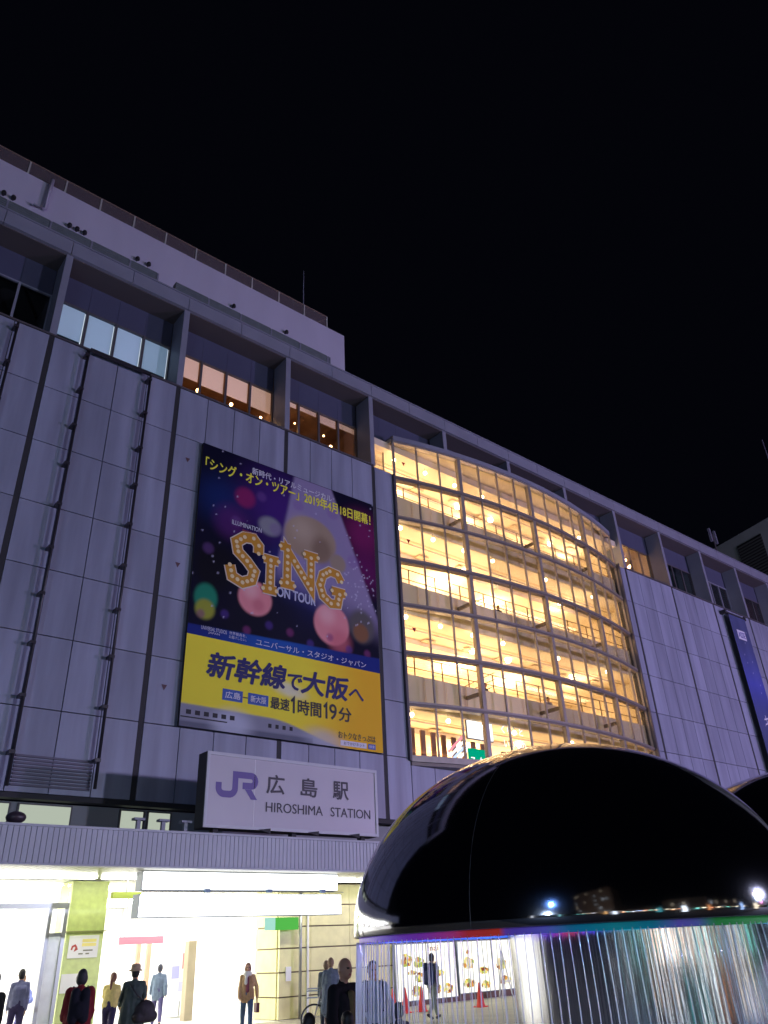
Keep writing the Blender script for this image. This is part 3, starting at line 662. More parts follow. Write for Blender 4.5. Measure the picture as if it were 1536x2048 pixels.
m.ribbon(jp([(10.95, 6.15), (10.95, 6.02)] + arc(11.12, 6.01, 0.17, 180, 270) + arc(11.30, 6.02, 0.18, 270, 360)[:-1] + [(11.48, 6.1), (11.48, 6.395), (11.99, 6.395)] + arc(12.0, 6.25, 0.145, 90, -90) + [(11.72, 6.105)]), wd, -0.024)
m.build('emblem', JRC, js)
MB().add([(*p, ) for p in [(11.80 - 13.63, -0.0245, 6.01 - 4.93), (12.02 - 13.63, -0.0245, 6.01 - 4.93), (12.22 - 13.63, -0.0245, 5.74 - 4.93), (12.01 - 13.63, -0.0245, 5.74 - 4.93)]], [(0, 3, 2, 1)]).build('emblem_leg', JRC, js)
SBK = mat('sign_black', (0.03, 0.025, 0.04), 0.5)
for s, x0, x1 in (('広', 12.53, 13.14), ('島', 13.74, 14.34), ('駅', 14.95, 15.55)):
    text(s, x0 - 13.63, x1 - 13.63, 5.96 - 4.93, 6.49 - 4.93, -0.026, SBK, js, bold=0.028)
text('HIROSHIMA', 12.52 - 13.63, 14.55 - 13.63, 5.44 - 4.93, 5.71 - 4.93, -0.026, SBK, js, bold=0.008)
text('STATION', 14.85 - 13.63, 16.41 - 13.63, 5.44 - 4.93, 5.71 - 4.93, -0.026, SBK, js, bold=0.008)

# ---------------- big billboard
BX0, BX1, BZ0, BZ1, BZS = 11.14, 19.83, 8.5, 19.78, 11.72
bb = thing('billboard', 'huge poster in dark blue and yellow reading SING ON TOUR on the facade', 'billboard', (0, 23.8, 0))
MB().box(BX0, BX1, 0.002, 0.14, BZ0, BZ1).build('backing', JOINT, bb)
def sm(a, b, x): t = min(1, max(0, (x - a) / (b - a))); return t * t * (3 - 2 * t)
def mix(c, d, t): return tuple(c[i] + (d[i] - c[i]) * t for i in range(3))
def disc(x, z, cx, cz, r, soft): return 1 - sm(r - soft, r + soft, math.hypot(x - cx, z - cz))
fl_ = random.Random(11); specks = [(fl_.uniform(BX0, BX1), fl_.uniform(12.5, BZ1)) for _ in range(60)] + [(fl_.gauss(19.0, 0.45), fl_.gauss(15.3, 0.7)) for _ in range(60)]
bins = {}
for x, z in specks: bins.setdefault((int(x * 4), int(z * 4)), []).append((x, z))
def art(x, z):
    c = (0.005, 0.005, 0.022)
    c = mix(c, (0.07, 0.02, 0.22), 0.8 * disc(x, z, 14.7, 17.9, 1.6, 1.5)); c = mix(c, (0.01, 0.03, 0.16), 0.7 * disc(x, z, 12.0, 17.5, 0.9, 0.8))
    c = mix(c, (0.22, 0.015, 0.12), 0.8 * disc(x, z, 19.2, 18.0, 1.0, 0.8)); c = mix(c, (0.16, 0.01, 0.12), 0.7 * disc(x, z, 19.3, 16.2, 0.9, 0.7))
    c = mix(c, (0.03, 0.04, 0.22), 0.9 * disc(x, z, 15.8, 14.7, 1.6, 0.8))
    c = mix(c, (0.32, 0.02, 0.13), 0.75 * disc(x, z, 13.15, 17.9, 0.45, 0.15)); c = mix(c, (0.10, 0.02, 0.16), 0.7 * disc(x, z, 12.6, 16.6, 0.7, 0.4))
    # spotlight beam
    t = (z - 14.3) / (19.7 - 14.3); lx = 14.95 + (15.5 - 14.95) * t if z > 16.9 else 14.95; lx = 15.46 - (19.65 - z) * 0.17; rx = 17.5 + (19.65 - z) * 0.42
    if z < 19.75: c = mix(c, (0.34, 0.29, 0.48), 0.85 * sm(lx - 0.12, lx + 0.12, x) * (1 - sm(rx - 0.1, rx + 0.1, x)) * sm(13.6, 15.6, z + 0.25 * x - 4.0))
    # plain stage shapes in place of the picture's figures
    c = mix(c, (0.38, 0.29, 0.20), disc((x - 16.35) * 0.8, z, 0, 16.95, 1.05, 0.10)); c = mix(c, (0.22, 0.15, 0.10), 0.8 * disc((x - 16.9) * 1.2, z, 0, 16.6, 0.6, 0.3))
    c = mix(c, (0.34, 0.27, 0.20), disc(x, z, 17.75, 16.2, 0.42, 0.1))
    c = mix(c, (0.26, 0.27, 0.31), disc((x - 14.35) * 0.8, z, 0, 16.95, 0.42, 0.12))
    c = mix(c, (0.006, 0.006, 0.012), disc(x, z, 12.1, 14.5, 0.95, 0.35)); c = mix(c, (0.008, 0.008, 0.02), 0.9 * disc(x, z, 14.2, 12.9, 1.7, 0.7)); c = mix(c, (0.01, 0.01, 0.03), 0.8 * disc(x, z, 15.9, 12.7, 1.4, 0.6))
    c = mix(c, (0.02, 0.26, 0.15), disc((x - 11.75) * 1.2, z, 0, 13.2, 0.55, 0.12)); c = mix(c, (0.35, 0.38, 0.05), disc(x, z, 11.75, 12.75, 0.38, 0.1))
    c = mix(c, (0.80, 0.30, 0.32), disc((x - 13.8) * 0.95, z, 0, 13.65, 0.70, 0.07)); c = mix(c, (0.62, 0.16, 0.2), 0.6 * disc(x, z, 13.95, 13.4, 0.25, 0.15))
    c = mix(c, (0.80, 0.30, 0.32), disc((x - 17.4) * 1.0, z, 0, 13.35, 0.88, 0.07)); c = mix(c, (0.65, 0.16, 0.2), 0.7 * disc(x, z, 17.8, 12.7, 0.5, 0.3))
    c = mix(c, (0.12, 0.11, 0.11), disc((x - 18.95) * 1.1, z, 0, 13.6, 0.72, 0.2)); c = mix(c, (0.25, 0.12, 0.06), disc(x, z, 18.9, 13.3, 0.4, 0.1))
    for k in range(9):                      # rows of small stage lights
        bx, bz = 11.6 + k * 0.95, 12.55 + 0.25 * math.sin(k * 2.3)
        c = mix(c, (0.10, 0.05, 0.30) if k % 2 else (0.25, 0.05, 0.20), 0.6 * disc(x, z, bx, bz, 0.16, 0.08))
    for k in range(7):
        c = mix(c, (0.22, 0.10, 0.36), 0.35 * disc(x, z, 11.7 + (k * 2.9) % 7.6, 15.2 + (k * 1.7) % 3.6, 0.22 + 0.05 * (k % 3), 0.1))
    c = mix(c, (0.95, 0.62, 0.60), 0.5 * disc(x, z, 13.6, 13.95, 0.28, 0.25)); c = mix(c, (0.95, 0.62, 0.60), 0.5 * disc(x, z, 17.15, 13.75, 0.36, 0.3)); c = mix(c, (0.55, 0.45, 0.33), 0.6 * disc(x, z, 15.9, 17.3, 0.55, 0.5))
    for p in bins.get((int(x * 4), int(z * 4)), ()): c = mix(c, (0.6, 0.6, 0.75), disc(x, z, p[0], p[1], 0.03, 0.025))
    b = 1 - sm(BZS + 0.33 + 0.03 * (x - 11), BZS + 0.40 + 0.03 * (x - 11), z); b2 = mix((0.015, 0.03, 0.22), (0.02, 0.10, 0.42), disc(x, z, 14.8, 11.9, 1.8, 1.5)); c = mix(c, b2, b)
    return c
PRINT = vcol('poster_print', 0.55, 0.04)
grid(BX0, BX1, BZS, BZ1, -0.002, 190, 180, art, 'picture', PRINT, bb)
def yel_with_glare(x, z):
    c = mix((0.98, 0.86, 0.06), (0.92, 0.52, 0.03), sm(15.2, 18.8, x + 0.5 * math.sin(z)))
    tp = 9.28 - (x - 11.1) * 0.02 - 0.62 * sm(14.6, 18.0, x)
    c = mix(c, (0.30, 0.31, 0.38), (1 - sm(tp - 0.05, tp + 0.03, z)) * (1 - sm(17.3, 18.2, x)))
    if z < 8.72 and x < 16.5: c = mix(c, (0.06, 0.07, 0.12), 0.6 * sm(8.72, 8.66, z))
    c = mix(c, (0.62, 0.66, 0.78), 0.75 * disc((x - 13.1) * 0.7, z, 0, 8.75, 0.5, 0.3)); c = mix(c, (0.55, 0.58, 0.70), 0.6 * disc((x - 17.0) * 0.45, z + (x - 17.0) * 0.1, 0, 8.7, 0.35, 0.25))  # pale glare smears near the bottom, painted into the print colour
    c = mix(c, (0.75, 0.8, 0.9), 0.55 * disc((x - 15.4) * 0.35, z + (x - 15.4) * 0.16, 0, 10.35, 0.24, 0.16))  # slanted glare streak, also painted into the print colour
    return c
grid(BX0, BX1, BZ0, BZS - 0.002, -0.002, 170, 66, yel_with_glare, 'yellow_panel', PRINT, bb)
for k in range(6): MB().box(11.35 + k * 0.33, 11.53 + k * 0.33, -0.012, -0.004, 8.92, 9.07).build('train_window_print', JOINT, bb)
for k in range(4): MB().box(14.55 + k * 0.3, 14.68 + k * 0.3, -0.012, -0.004, 8.85, 8.99).build('train_window_print', JOINT, bb)
MB().box(11.16, 12.9, -0.012, -0.004, 8.80, 8.84).build('train_stripe_print', JOINT, bb)
YEL = mat('poster_yellow', (0.95, 0.90, 0.08), 0.4); WHT = mat('poster_white', (0.72, 0.72, 0.8), 0.4); NAV = mat('poster_navy', (0.015, 0.015, 0.13), 0.4); PBLK = mat('poster_black', (0.02, 0.02, 0.02), 0.4); PBLU = mat('poster_blue', (0.03, 0.10, 0.42), 0.4)
text('「シング・オン・ツアー」2019年4月18日開幕！', 11.3, 19.62, 18.62, 19.16, -0.012, YEL, bb, bold=0.03)
text('新時代・リアルミュージカル', 13.4, 17.45, 19.12, 19.45, -0.012, WHT, bb, bold=0.02)
text('ILLUMINATION', 12.62, 13.95, 16.52, 16.72, -0.012, WHT, bb, bold=0.01)
text('PRESENTS', 13.1, 13.75, 16.28, 16.42, -0.012, mat('poster_red', (0.5, 0.1, 0.06), 0.5), bb, bold=0.01)
text('ON TOUR', 14.76, 16.58, 13.98, 14.38, -0.014, mat('poster_pale', (0.52, 0.56, 0.72), 0.4), bb, bold=0.05)
text('ユニバーサル・スタジオ・ジャパン', 13.9, 19.1, 11.80, 12.06, -0.012, WHT, bb, bold=0.005)
text('UNIVERSAL STUDIOS', 11.66, 12.68, 11.97, 12.11, -0.012, WHT, bb); text('JAPAN', 11.95, 12.4, 11.84, 11.94, -0.012, WHT, bb)
text('世界最高を、', 12.78, 13.5, 12.0, 12.12, -0.012, WHT, bb); text('お届けしたい。', 12.78, 13.5, 11.85, 11.97, -0.012, WHT, bb)
text('新幹線', 12.05, 15.25, 10.32, 11.22, -0.012, NAV, bb, bold=0.045, shear=0.18); text('で', 15.3, 15.95, 10.38, 10.98, -0.012, NAV, bb, bold=0.04, shear=0.18)
text('大阪', 16.0, 18.15, 10.32, 11.2, -0.012, NAV, bb, bold=0.045, shear=0.18); text('へ', 18.2, 18.95, 10.42, 10.85, -0.012, NAV, bb, bold=0.04, shear=0.18)
for a, b, s in ((12.66, 13.46, '広島'), (13.68, 14.52, '新大阪')):
    MB().box(a, b, -0.010, -0.003, 9.58, 9.98).build('route_plate', PBLU, bb); text(s, a + 0.1, b - 0.1, 9.66, 9.9, -0.016, WHT, bb, bold=0.02)
MB().box(13.47, 13.67, -0.010, -0.003, 9.76, 9.80).build('route_line', PBLK, bb)
text('最速', 14.62, 15.42, 9.55, 9.98, -0.012, PBLK, bb, bold=0.03); MB().ribbon([(15.50, 9.93), (15.62, 10.06), (15.62, 9.50)], 0.09, -0.012).build('lettering', PBLK, bb); text('時間', 15.8, 16.85, 9.5, 10.05, -0.012, PBLK, bb, bold=0.03); MB().ribbon([(16.98, 9.93), (17.10, 10.06), (17.10, 9.50)], 0.09, -0.012).build('lettering', PBLK, bb); text('9', 17.24, 17.58, 9.50, 10.09, -0.012, PBLK, bb, bold=0.02); text('分', 17.68, 18.28, 9.5, 10.03, -0.012, PBLK, bb, bold=0.03)
text('おトクなきっぷは', 17.65, 19.45, 8.85, 9.1, -0.012, PBLK, bb, bold=0.01)
MB().box(17.75, 19.0, -0.010, -0.003, 8.58, 8.78).build('search_plate', WHT, bb); MB().box(19.08, 19.45, -0.010, -0.003, 8.58, 8.78).build('search_key', PBLU, bb)
text('おでかけネット', 17.9, 18.9, 8.62, 8.74, -0.016, PBLK, bb); text('検索', 19.13, 19.40, 8.62, 8.74, -0.016, WHT, bb)
# marquee letters
GOLD = mat('marquee_gold', (0.62, 0.30, 0.03), 0.4); BULB = mat('marquee_bulb', (0.90, 0.75, 0.42), 0.3); EDG = mat('marquee_edge', (0.75, 0.68, 0.6), 0.4)
def letter(paths, bw):
    for dw, y, mm, nm in ((0.09, -0.02, EDG, 'letter_edge'), (0, -0.03, GOLD, 'letter_face')):
        for k, pth in enumerate(paths): MB().ribbon(pth, bw + dw, y - 0.002 * k).build(nm, mm, bb)
    done = []
    for pth in paths:
        for a, b in zip(pth[:-1], pth[1:]):
            L = math.dist(a, b); n = max(1, round(L / 0.27))
            for k in range(n + 1):
                p = (a[0] + (b[0] - a[0]) * k / n, a[1] + (b[1] - a[1]) * k / n)
                if all(math.dist(p, q) > 0.2 for q in done): done.append(p)
    for p in done: MB().poly([(p[0] + 0.09 * math.cos(R(q)), -0.042, p[1] + 0.09 * math.sin(R(q))) for q in range(0, 360, 45)][::-1]).build('bulb', BULB, bb)
letter([[(13.85, 15.55), (13.85, 15.9), (13.6, 16.15), (13.2, 16.1), (12.85, 15.8), (12.95, 15.4), (13.35, 15.1), (13.7, 14.75), (13.6, 14.35), (13.2, 14.15), (12.75, 14.3), (12.62, 14.75)]], 0.42)
letter([[(14.42, 15.42), (14.42, 14.2)], [(14.1, 15.45), (14.78, 15.45)], [(14.1, 14.15), (14.72, 14.15)]], 0.36)
letter([[(15.2, 14.65), (15.2, 16.1), (16.35, 14.65), (16.35, 16.05)], [(14.85, 16.2), (15.35, 16.2)], [(14.9, 14.58), (15.55, 14.58)], [(16.0, 16.15), (16.7, 16.15)]], 0.36)
letter([[(17.9, 15.35), (17.7, 15.65), (17.3, 15.7), (16.95, 15.45), (16.8, 14.95), (16.95, 14.5), (17.35, 14.25), (17.7, 14.3), (17.8, 14.75)], [(17.4, 14.85), (18.1, 14.85)]], 0.38)

# ---------------- building beyond the right wing
nb = thing('office_block', 'grey green office block with dark louvres behind the right wing', 'building', (88.74, 32.14, 0), 0)
u = Vector((90.74 - 88.74, 39.57 - 32.14, 0)).normalized(); pv = Vector((u.y, -u.x, 0))
def nbox(m, a0, a1, d0, d1, z0, z1):
    vs = [u * a + pv * d + Vector((0, 0, z)) for z in (z0, z1) for a, d in ((a0, d0), (a1, d0), (a1, d1), (a0, d1))]
    m.add(vs, [(0, 3, 2, 1), (4, 5, 6, 7), (0, 1, 5, 4), (1, 2, 6, 5), (2, 3, 7, 6), (3, 0, 4, 7)])
m = MB(); nbox(m, -14, 11, 0, 18, 0, 45); m.build('wall', mat('office_wall', (0.42, 0.50, 0.44), 0.8, var=0.06, nscale=0.4), nb)
for a0, a1 in ((1.6, 5.3), (-5.5, -1.6)):
    m = MB(); nbox(m, a0, a1, -0.06, -0.004, 36.5, 43.6); m.build('louvre_back', JOINT, nb)
    m = MB()
    for k in range(18): nbox(m, a0, a1, -0.16, -0.07, 36.7 + k * 0.38, 36.86 + k * 0.38)
    m.build('louvre', mat('louvre_dark', (0.10, 0.12, 0.10), 0.7), nb)
an = thing('roof_mast', 'slim pale mast rising above the grey green office block', 'antenna', (87.4 + 1.2, 28.84 + 1, 45)); MB().tube([(0, 0, 0), (0, 0, 10)], [0.12, 0.07], 8).build('mast', TRIM, an); MB().box(-0.4, 0.4, -0.4, 0.4, 0, 0.2).build('base_plate', TRIM, an)

# ---------------- mushroom fountains
def chrome(name, rough, bump=0, stretch=(1, 1, 1), aniso=0.0, col=(0.62, 0.62, 0.64)):
    m = mat(name, col, rough, 1.0, bump=bump, bscale=6, stretch=stretch)
    if aniso:
        b = m.node_tree.nodes['Principled BSDF']; b.inputs['Anisotropic'].default_value = aniso
        tg = m.node_tree.nodes.new('ShaderNodeTangent'); tg.direction_type = 'RADIAL'; tg.axis = 'Z'
        m.node_tree.links.new(tg.outputs[0], b.inputs['Tangent'])
    return m
CHR = chrome('dome_steel', 0.08, 0.035, col=(0.30, 0.30, 0.33)); COLM = chrome('wet_column_steel', 0.09, 0.13, (14, 14, 0.12), 0.9)
SEAM = mat('seam_weld', (0.10, 0.10, 0.11), 0.5, 0.6)
def watermat():
    m = bpy.data.materials.new('falling_water'); m.use_nodes = True; nt = m.node_tree; nt.nodes.remove(nt.nodes['Principled BSDF'])
    t = nt.nodes.new('ShaderNodeBsdfTransparent'); d = nt.nodes.new('ShaderNodeBsdfTranslucent'); d.inputs[0].default_value = (0.9, 0.96, 1.0, 1)
    gl = nt.nodes.new('ShaderNodeBsdfGlossy'); gl.inputs['Roughness'].default_value = 0.12
    a = nt.nodes.new('ShaderNodeMixShader'); a.inputs[0].default_value = 0.3; nt.links.new(d.outputs[0], a.inputs[1]); nt.links.new(gl.outputs[0], a.inputs[2])
    b = nt.nodes.new('ShaderNodeMixShader'); b.inputs[0].default_value = 0.62; nt.links.new(t.outputs[0], b.inputs[1]); nt.links.new(a.outputs[0], b.inputs[2])
    nt.links.new(b.outputs[0], nt.nodes['Material Output'].inputs[0]); return m
WATER = watermat()
STRIP = [(140, (.30, .08, .9)), (170, (.22, .08, .8)), (183, (.35, .06, .6)), (191, (.65, .07, .32)), (195, (.75, .05, .06)), (203, (.75, .06, .03)), (204, (.16, .08, .55)), (212, (.12, .1, .6)), (217, (.0, .20, .38)), (226, (.0, .30, .34)), (234, (.0, .22, .34)), (239, (.13, .1, .5)), (243, (.1, .12, .45)), (247, (.02, .26, .06)), (270, (.03, .32, .07)), (300, (.02, .2, .3)), (500, (.1, .1, .5))]
def stripcol(ph):
    for (a, c), (b, d) in zip(STRIP[:-1], STRIP[1:]):
        if a <= ph <= b: return mix(c, d, (ph - a) / (b - a))
    return (.1, .1, .5)
def fountain(cx, cy_, zrim, Rd, Hd, colc, colr, label, detail):
    t = thing('mushroom_fountain', label, 'fountain', (cx, cy_, 0))
    n = 40; prof = [(Rd * math.cos(math.pi / 2 * k / n) , Hd * math.sin(math.pi / 2 * k / n)) for k in range(n)] + [(0.004, Hd)]
    inner = [(0.004, Hd - 0.1)] + [((Rd - 0.03) * math.cos(math.pi / 2 * k / n), (Hd - 0.05) * math.sin(math.pi / 2 * k / n) + 0.02) for k in range(n - 1, -1, -1)]
    prof = [(Rd - 0.03, 0.02), (Rd - 0.012, -0.008), (Rd - 0.003, -0.004)] + prof
    MB().lathe(prof, (0, 0, zrim), 128).build('dome_shell', CHR, t, True)
    MB().lathe(inner[::-1], (0, 0, zrim), 64).build('dome_lining', CHR, t, True)
    MB().lathe([(colr, 0.0), (colr, zrim + Hd * 0.45)], (colc[0], colc[1], 0), 96).build('column', COLM, t, True)
    for a in (197, 330, 60):       # welded seams of the shell
        pts = [((Rd * math.cos(q) + 0.001) * math.cos(R(a)), (Rd * math.cos(q) + 0.001) * math.sin(R(a)), zrim + Hd * math.sin(q)) for q in [math.pi / 2 * i / 30 for i in range(30)]]
        MB().tube(pts, 0.0016, 5, False).build('shell_seam', SEAM, t, True)
    # light strip under the rim
    q = 256; vs = []; fs = []; cl = []
    for j in range(q):
        a = 2 * math.pi * j / q
        for z in (-0.038, 0.012): vs.append(((Rd - 0.035) * math.cos(a), (Rd - 0.035) * math.sin(a), zrim + z)); cl += [*stripcol(math.degrees(a) if math.degrees(a) > 120 else math.degrees(a) + 360), 1]
        fs.append((2 * j, (2 * j + 2) % (2 * q), (2 * j + 3) % (2 * q), 2 * j + 1))
    me = bpy.data.meshes.new('rim_light'); me.from_pydata(vs, [], fs); at = me.color_attributes.new('Col', 'FLOAT_COLOR', 'POINT'); at.data.foreach_set('color', cl)
    me.materials.append(vcol('rim_light_strip', 0.3, 0.0, 0.16)); o = bpy.data.objects.new('rim_light', me); sc.collection.objects.link(o); o.parent = t
    # basin
    MB().lathe([(0, 0.1), (2.2, 0.1), (2.2, 0.35), (2.45, 0.35), (2.45, 0.0)], n=48).build('basin', mat('basin_stone', (0.3, 0.29, 0.28), 0.5, var=0.1), t)
    if not detail: return t
    for k in range(18):                     # point lights with small bodies, added to light the water and stem
        a = R(k * 20 + 8); ad = k * 20 + 8; c = mix(stripcol(ad if ad > 120 else ad + 360), (.6, .8, 1.0), 0.25); c = tuple(q / max(c) for q in c)
        pos = (1.2 * math.cos(a), 1.2 * math.sin(a), zrim + 0.03)
        MB().ell((pos[0], pos[1], pos[2] + 0.05), (0.035, 0.035, 0.03), 10, 6).build('rim_fill_body', LBOXS, t)
        L = bpy.data.lights.new('rim_fill_light', 'POINT'); L.energy = 3.0; L.color = c; L.shadow_soft_size = 0.02
        lo = bpy.data.objects.new('rim_fill_light', L); sc.collection.objects.link(lo); lo.parent = t; lo.location = pos
    rs = random.Random(5); var = []
    for k in range(5):
        dx = rs.uniform(-0.045, 0.045) * (k > 1); dr = rs.uniform(0.0, 0.05); hz = zrim - 0.03
        pts = [(Rd - 0.02 + dr * q_ ** 0.7, dx * q_ + 0.004 * math.sin(q_ * 9 + k), hz - (hz - 0.12) * q_) for q_ in [i / 12 for i in range(13)]]
        var.append(MB().tube(pts, [0.0029 - 0.0006 * math.sin(i * 1.7 + k) for i in range(13)], 6))
    N = 206; order = []
    for k in range(N):
        ph = 360 * k / N; order.append((min(abs(ph - 212), 360 - abs(ph - 212)), ph))
    order.sort(); base = [v.build('water_stream', WATER, t, True) for v in var]; rest = MB(); used = set()
    for i, (dd, ph) in enumerate(order):
        k = rs.choice((0, 0, 1, 1, 2, 3, 4)); ph += rs.uniform(-0.25, 0.25)
        if rs.random() < 0.04: continue
        if i < 100:
            if k not in used: o = base[k]; used.add(k)
            else: o = base[k].copy(); sc.collection.objects.link(o); o.parent = t
            o.rotation_euler = (0, 0, R(ph))
        else:
            cs, sn = math.cos(R(ph)), math.sin(R(ph)); v = var[k]
            rest.add([(x * cs - y * sn, x * sn + y * cs, z) for x, y, z in v.v], v.f)
    r = rest.build('water_curtain', WATER, t, True); r['kind'] = 'stuff'
    return t
fountain(4.429, 3.493, 1.914, 1.40, 1.09, (-0.10, -0.50), 0.72, 'black mirrored mushroom fountain with water threads falling round its steel stem', True)
fountain(9.4, 4.0, 2.1, 1.75, 1.30, (0, 0), 0.7, 'second black mirrored mushroom fountain mostly hidden behind the front one', False)

# ---------------- cones, menu boards, easel
CONE = mat('cone_red', (0.85, 0.05, 0.04), 0.4); cn0 = None
for x, y, lab in ((18.45, 22.15, 'red traffic cone before the tiled wall, leftmost of the cones'), (19.12, 22.35, 'red traffic cone beside the lower left corner of the first menu board'), (19.72, 22.22, 'red traffic cone just behind the walking man with a rucksack'), (21.67, 21.48, 'red traffic cone standing alone before the second menu board')):
    t = thing('traffic_cone', lab, 'traffic cone', (x, y, 0), random.uniform(0, 90), 'red traffic cones by the menu boards')
    if cn0 is None: cn0 = [MB().lathe([(0.15, 0.03), (0.13, 0.1), (0.028, 0.68), (0.02, 0.7), (0.0, 0.7)], n=20).build('cone_body', CONE, t, True), MB().box(-0.19, 0.19, -0.19, 0.19, 0, 0.032).build('cone_base', CONE, t)]
    else:
        for o in cn0: c = o.copy(); sc.collection.objects.link(c); c.parent = t
def foodmat():
    m = bpy.data.materials.new('food_print'); m.use_nodes = True; nt = m.node_tree; nt.nodes.remove(nt.nodes['Principled BSDF'])
    tc = nt.nodes.new('ShaderNodeTexCoord'); v = nt.nodes.new('ShaderNodeTexVoronoi'); v.inputs['Scale'].default_value = 9; nt.links.new(tc.outputs['Object'], v.inputs['Vector'])
    cr = nt.nodes.new('ShaderNodeValToRGB'); cr.color_ramp.interpolation = 'CONSTANT'
    for k, (p, c) in enumerate(((0, (0.9, 0.75, 0.45)), (0.25, (0.75, 0.35, 0.08)), (0.42, (0.95, 0.85, 0.2)), (0.58, (0.30, 0.08, 0.03)), (0.7, (0.95, 0.9, 0.8)), (0.88, (0.45, 0.55, 0.08)))):
        e = cr.color_ramp.elements[0] if k == 0 else cr.color_ramp.elements.new(p); e.position = p; e.color = (*c, 1)
    sx = nt.nodes.new('ShaderNodeSeparateColor'); nt.links.new(v.outputs['Color'], sx.inputs[0]); nt.links.new(sx.outputs[0], cr.inputs[0])
    e = nt.nodes.new('ShaderNodeEmission'); e.inputs[1].default_value = 1.0; nt.links.new(cr.outputs[0], e.inputs[0]); nt.links.new(e.outputs[0], nt.nodes['Material Output'].inputs[0]); return m
FOOD = foodmat(); MENU = emis('menu_light', (1.0, 0.97, 0.86), 1.35)
def menu(x0, x1, z0, z1, label, foods):
    t = thing('menu_board', label, 'menu board', ((x0 + x1) / 2, 24.3, 0)); c = (x0 + x1) / 2
    MB().box(x0 - c, x1 - c, 0.01, 0.15, z0, z1).build('housing', LBOXS, t); MB().box(x0 - c + 0.03, x1 - c - 0.03, 0, 0.009, z0 + 0.03, z1 - 0.03).build('face', MENU, t)
    MB().box(-0.018, 0.018, -0.012, -0.001, z0, z1).build('divider', FRAME, t)
    for a, b, p, q in foods:
        m = MB(); cx, cz = (a + b) / 2, (p + q) / 2
        m.poly([(cx + (b - a) / 2 * (1 + .12 * math.sin(k * 2.1)) * math.cos(R(k * 30)), -0.004, cz + (q - p) / 2 * (1 + .15 * math.cos(k * 1.7)) * math.sin(R(k * 30))) for k in range(12)][::-1]); m.build('food_photo', FOOD, t)
    return t
t = menu(20.4, 23.4, 0.15, 1.95, 'backlit menu board with food photos behind the walking man', [(-1.25, -0.7, 1.2, 1.62), (-0.65, -0.1, 1.15, 1.5), (-0.95, -0.5, 0.95, 1.1), (-0.6, -0.05, 0.7, 1.02), (-0.8, -0.25, 0.28, 0.62), (0.25, 0.65, 0.3, 0.65), (0.75, 1.25, 0.28, 0.62), (0.5, 0.85, 0.85, 1.05), (0.2, 0.55, 1.2, 1.35)])
text('Inai', 0.1, 0.62, 1.68, 1.86, -0.006, mat('menu_brown', (0.4, 0.15, 0.04), 0.6), t, bold=0.03)
menu(23.5, 27.2, 0.22, 1.95, 'backlit menu board with sandwich photos, partly behind the steel stem', [(-1.6, -1.0, 1.0, 1.4), (-0.8, -0.2, 0.8, 1.05), (-1.65, -1.0, 0.4, 0.7), (-0.7, -0.2, 0.32, 0.6), (-1.4, -1.2, 1.5, 1.65), (0.2, 0.8, 0.9, 1.3), (0.3, 1.0, 0.4, 0.7)])
es = thing('easel', 'pale folding easel standing before the second menu board', 'easel', (25.3, 23.6, 0))
for a, b in (((-0.28, 0, 0), (-0.02, 0.12, 1.55)), ((0.28, 0, 0), (0.02, 0.12, 1.55)), ((0, 0.45, 0), (0, 0.14, 1.5))): MB().beam(a, b, 0.035, 0.035).build('leg', WHITEP, es)
MB().beam((-0.2, -0.02, 0.55), (0.2, -0.02, 0.55), 0.06, 0.03).build('ledge', WHITEP, es)

# ---------------- people
SKIN = mat('skin', (0.48, 0.26, 0.17), 0.5); EYE = mat('eye_dark', (0.02, 0.015, 0.012), 0.3); LIP = mat('lip', (0.35, 0.10, 0.09), 0.5)
def remesh(mb, name, mats, parent, vox, fold=0.0, seed=0, smooth=4):
    me0 = bpy.data.meshes.new('raw'); me0.from_pydata(mb.v, [], mb.f); me0.update()
    o = bpy.data.objects.new('raw', me0); sc.collection.objects.link(o)
    md = o.modifiers.new('r', 'REMESH'); md.mode = 'VOXEL'; md.voxel_size = vox; md.use_smooth_shade = True
    s = o.modifiers.new('s', 'SMOOTH'); s.iterations = smooth; s.factor = 0.5
    me = bpy.data.meshes.new_from_object(o.evaluated_get(bpy.context.evaluated_depsgraph_get()))
    bpy.data.objects.remove(o); bpy.data.meshes.remove(me0); me.name = name
    if fold:
        off = Vector((seed * 7.1, seed * 3.3, 0)); nr = [v.normal.copy() for v in me.vertices]
        for v, n in zip(me.vertices, nr):
            p = v.co; d = noise.noise(Vector((p.x * 9, p.y * 9, p.z * 4.5)) + off) + 0.5 * noise.noise(Vector((p.x * 22, p.y * 22, p.z * 13)) + off)
            v.co = p + n * d * fold
    me.materials.clear()
    for m in mats: me.materials.append(m)
    for p in me.polygons: p.use_smooth = True
    r = bpy.data.objects.new(name, me); sc.collection.objects.link(r); r.parent = parent; return r
def cloth(name, col, rough=0.85): return mat(name, col, rough, spec=0.3, var=0.12, nscale=14)
PN = [0]
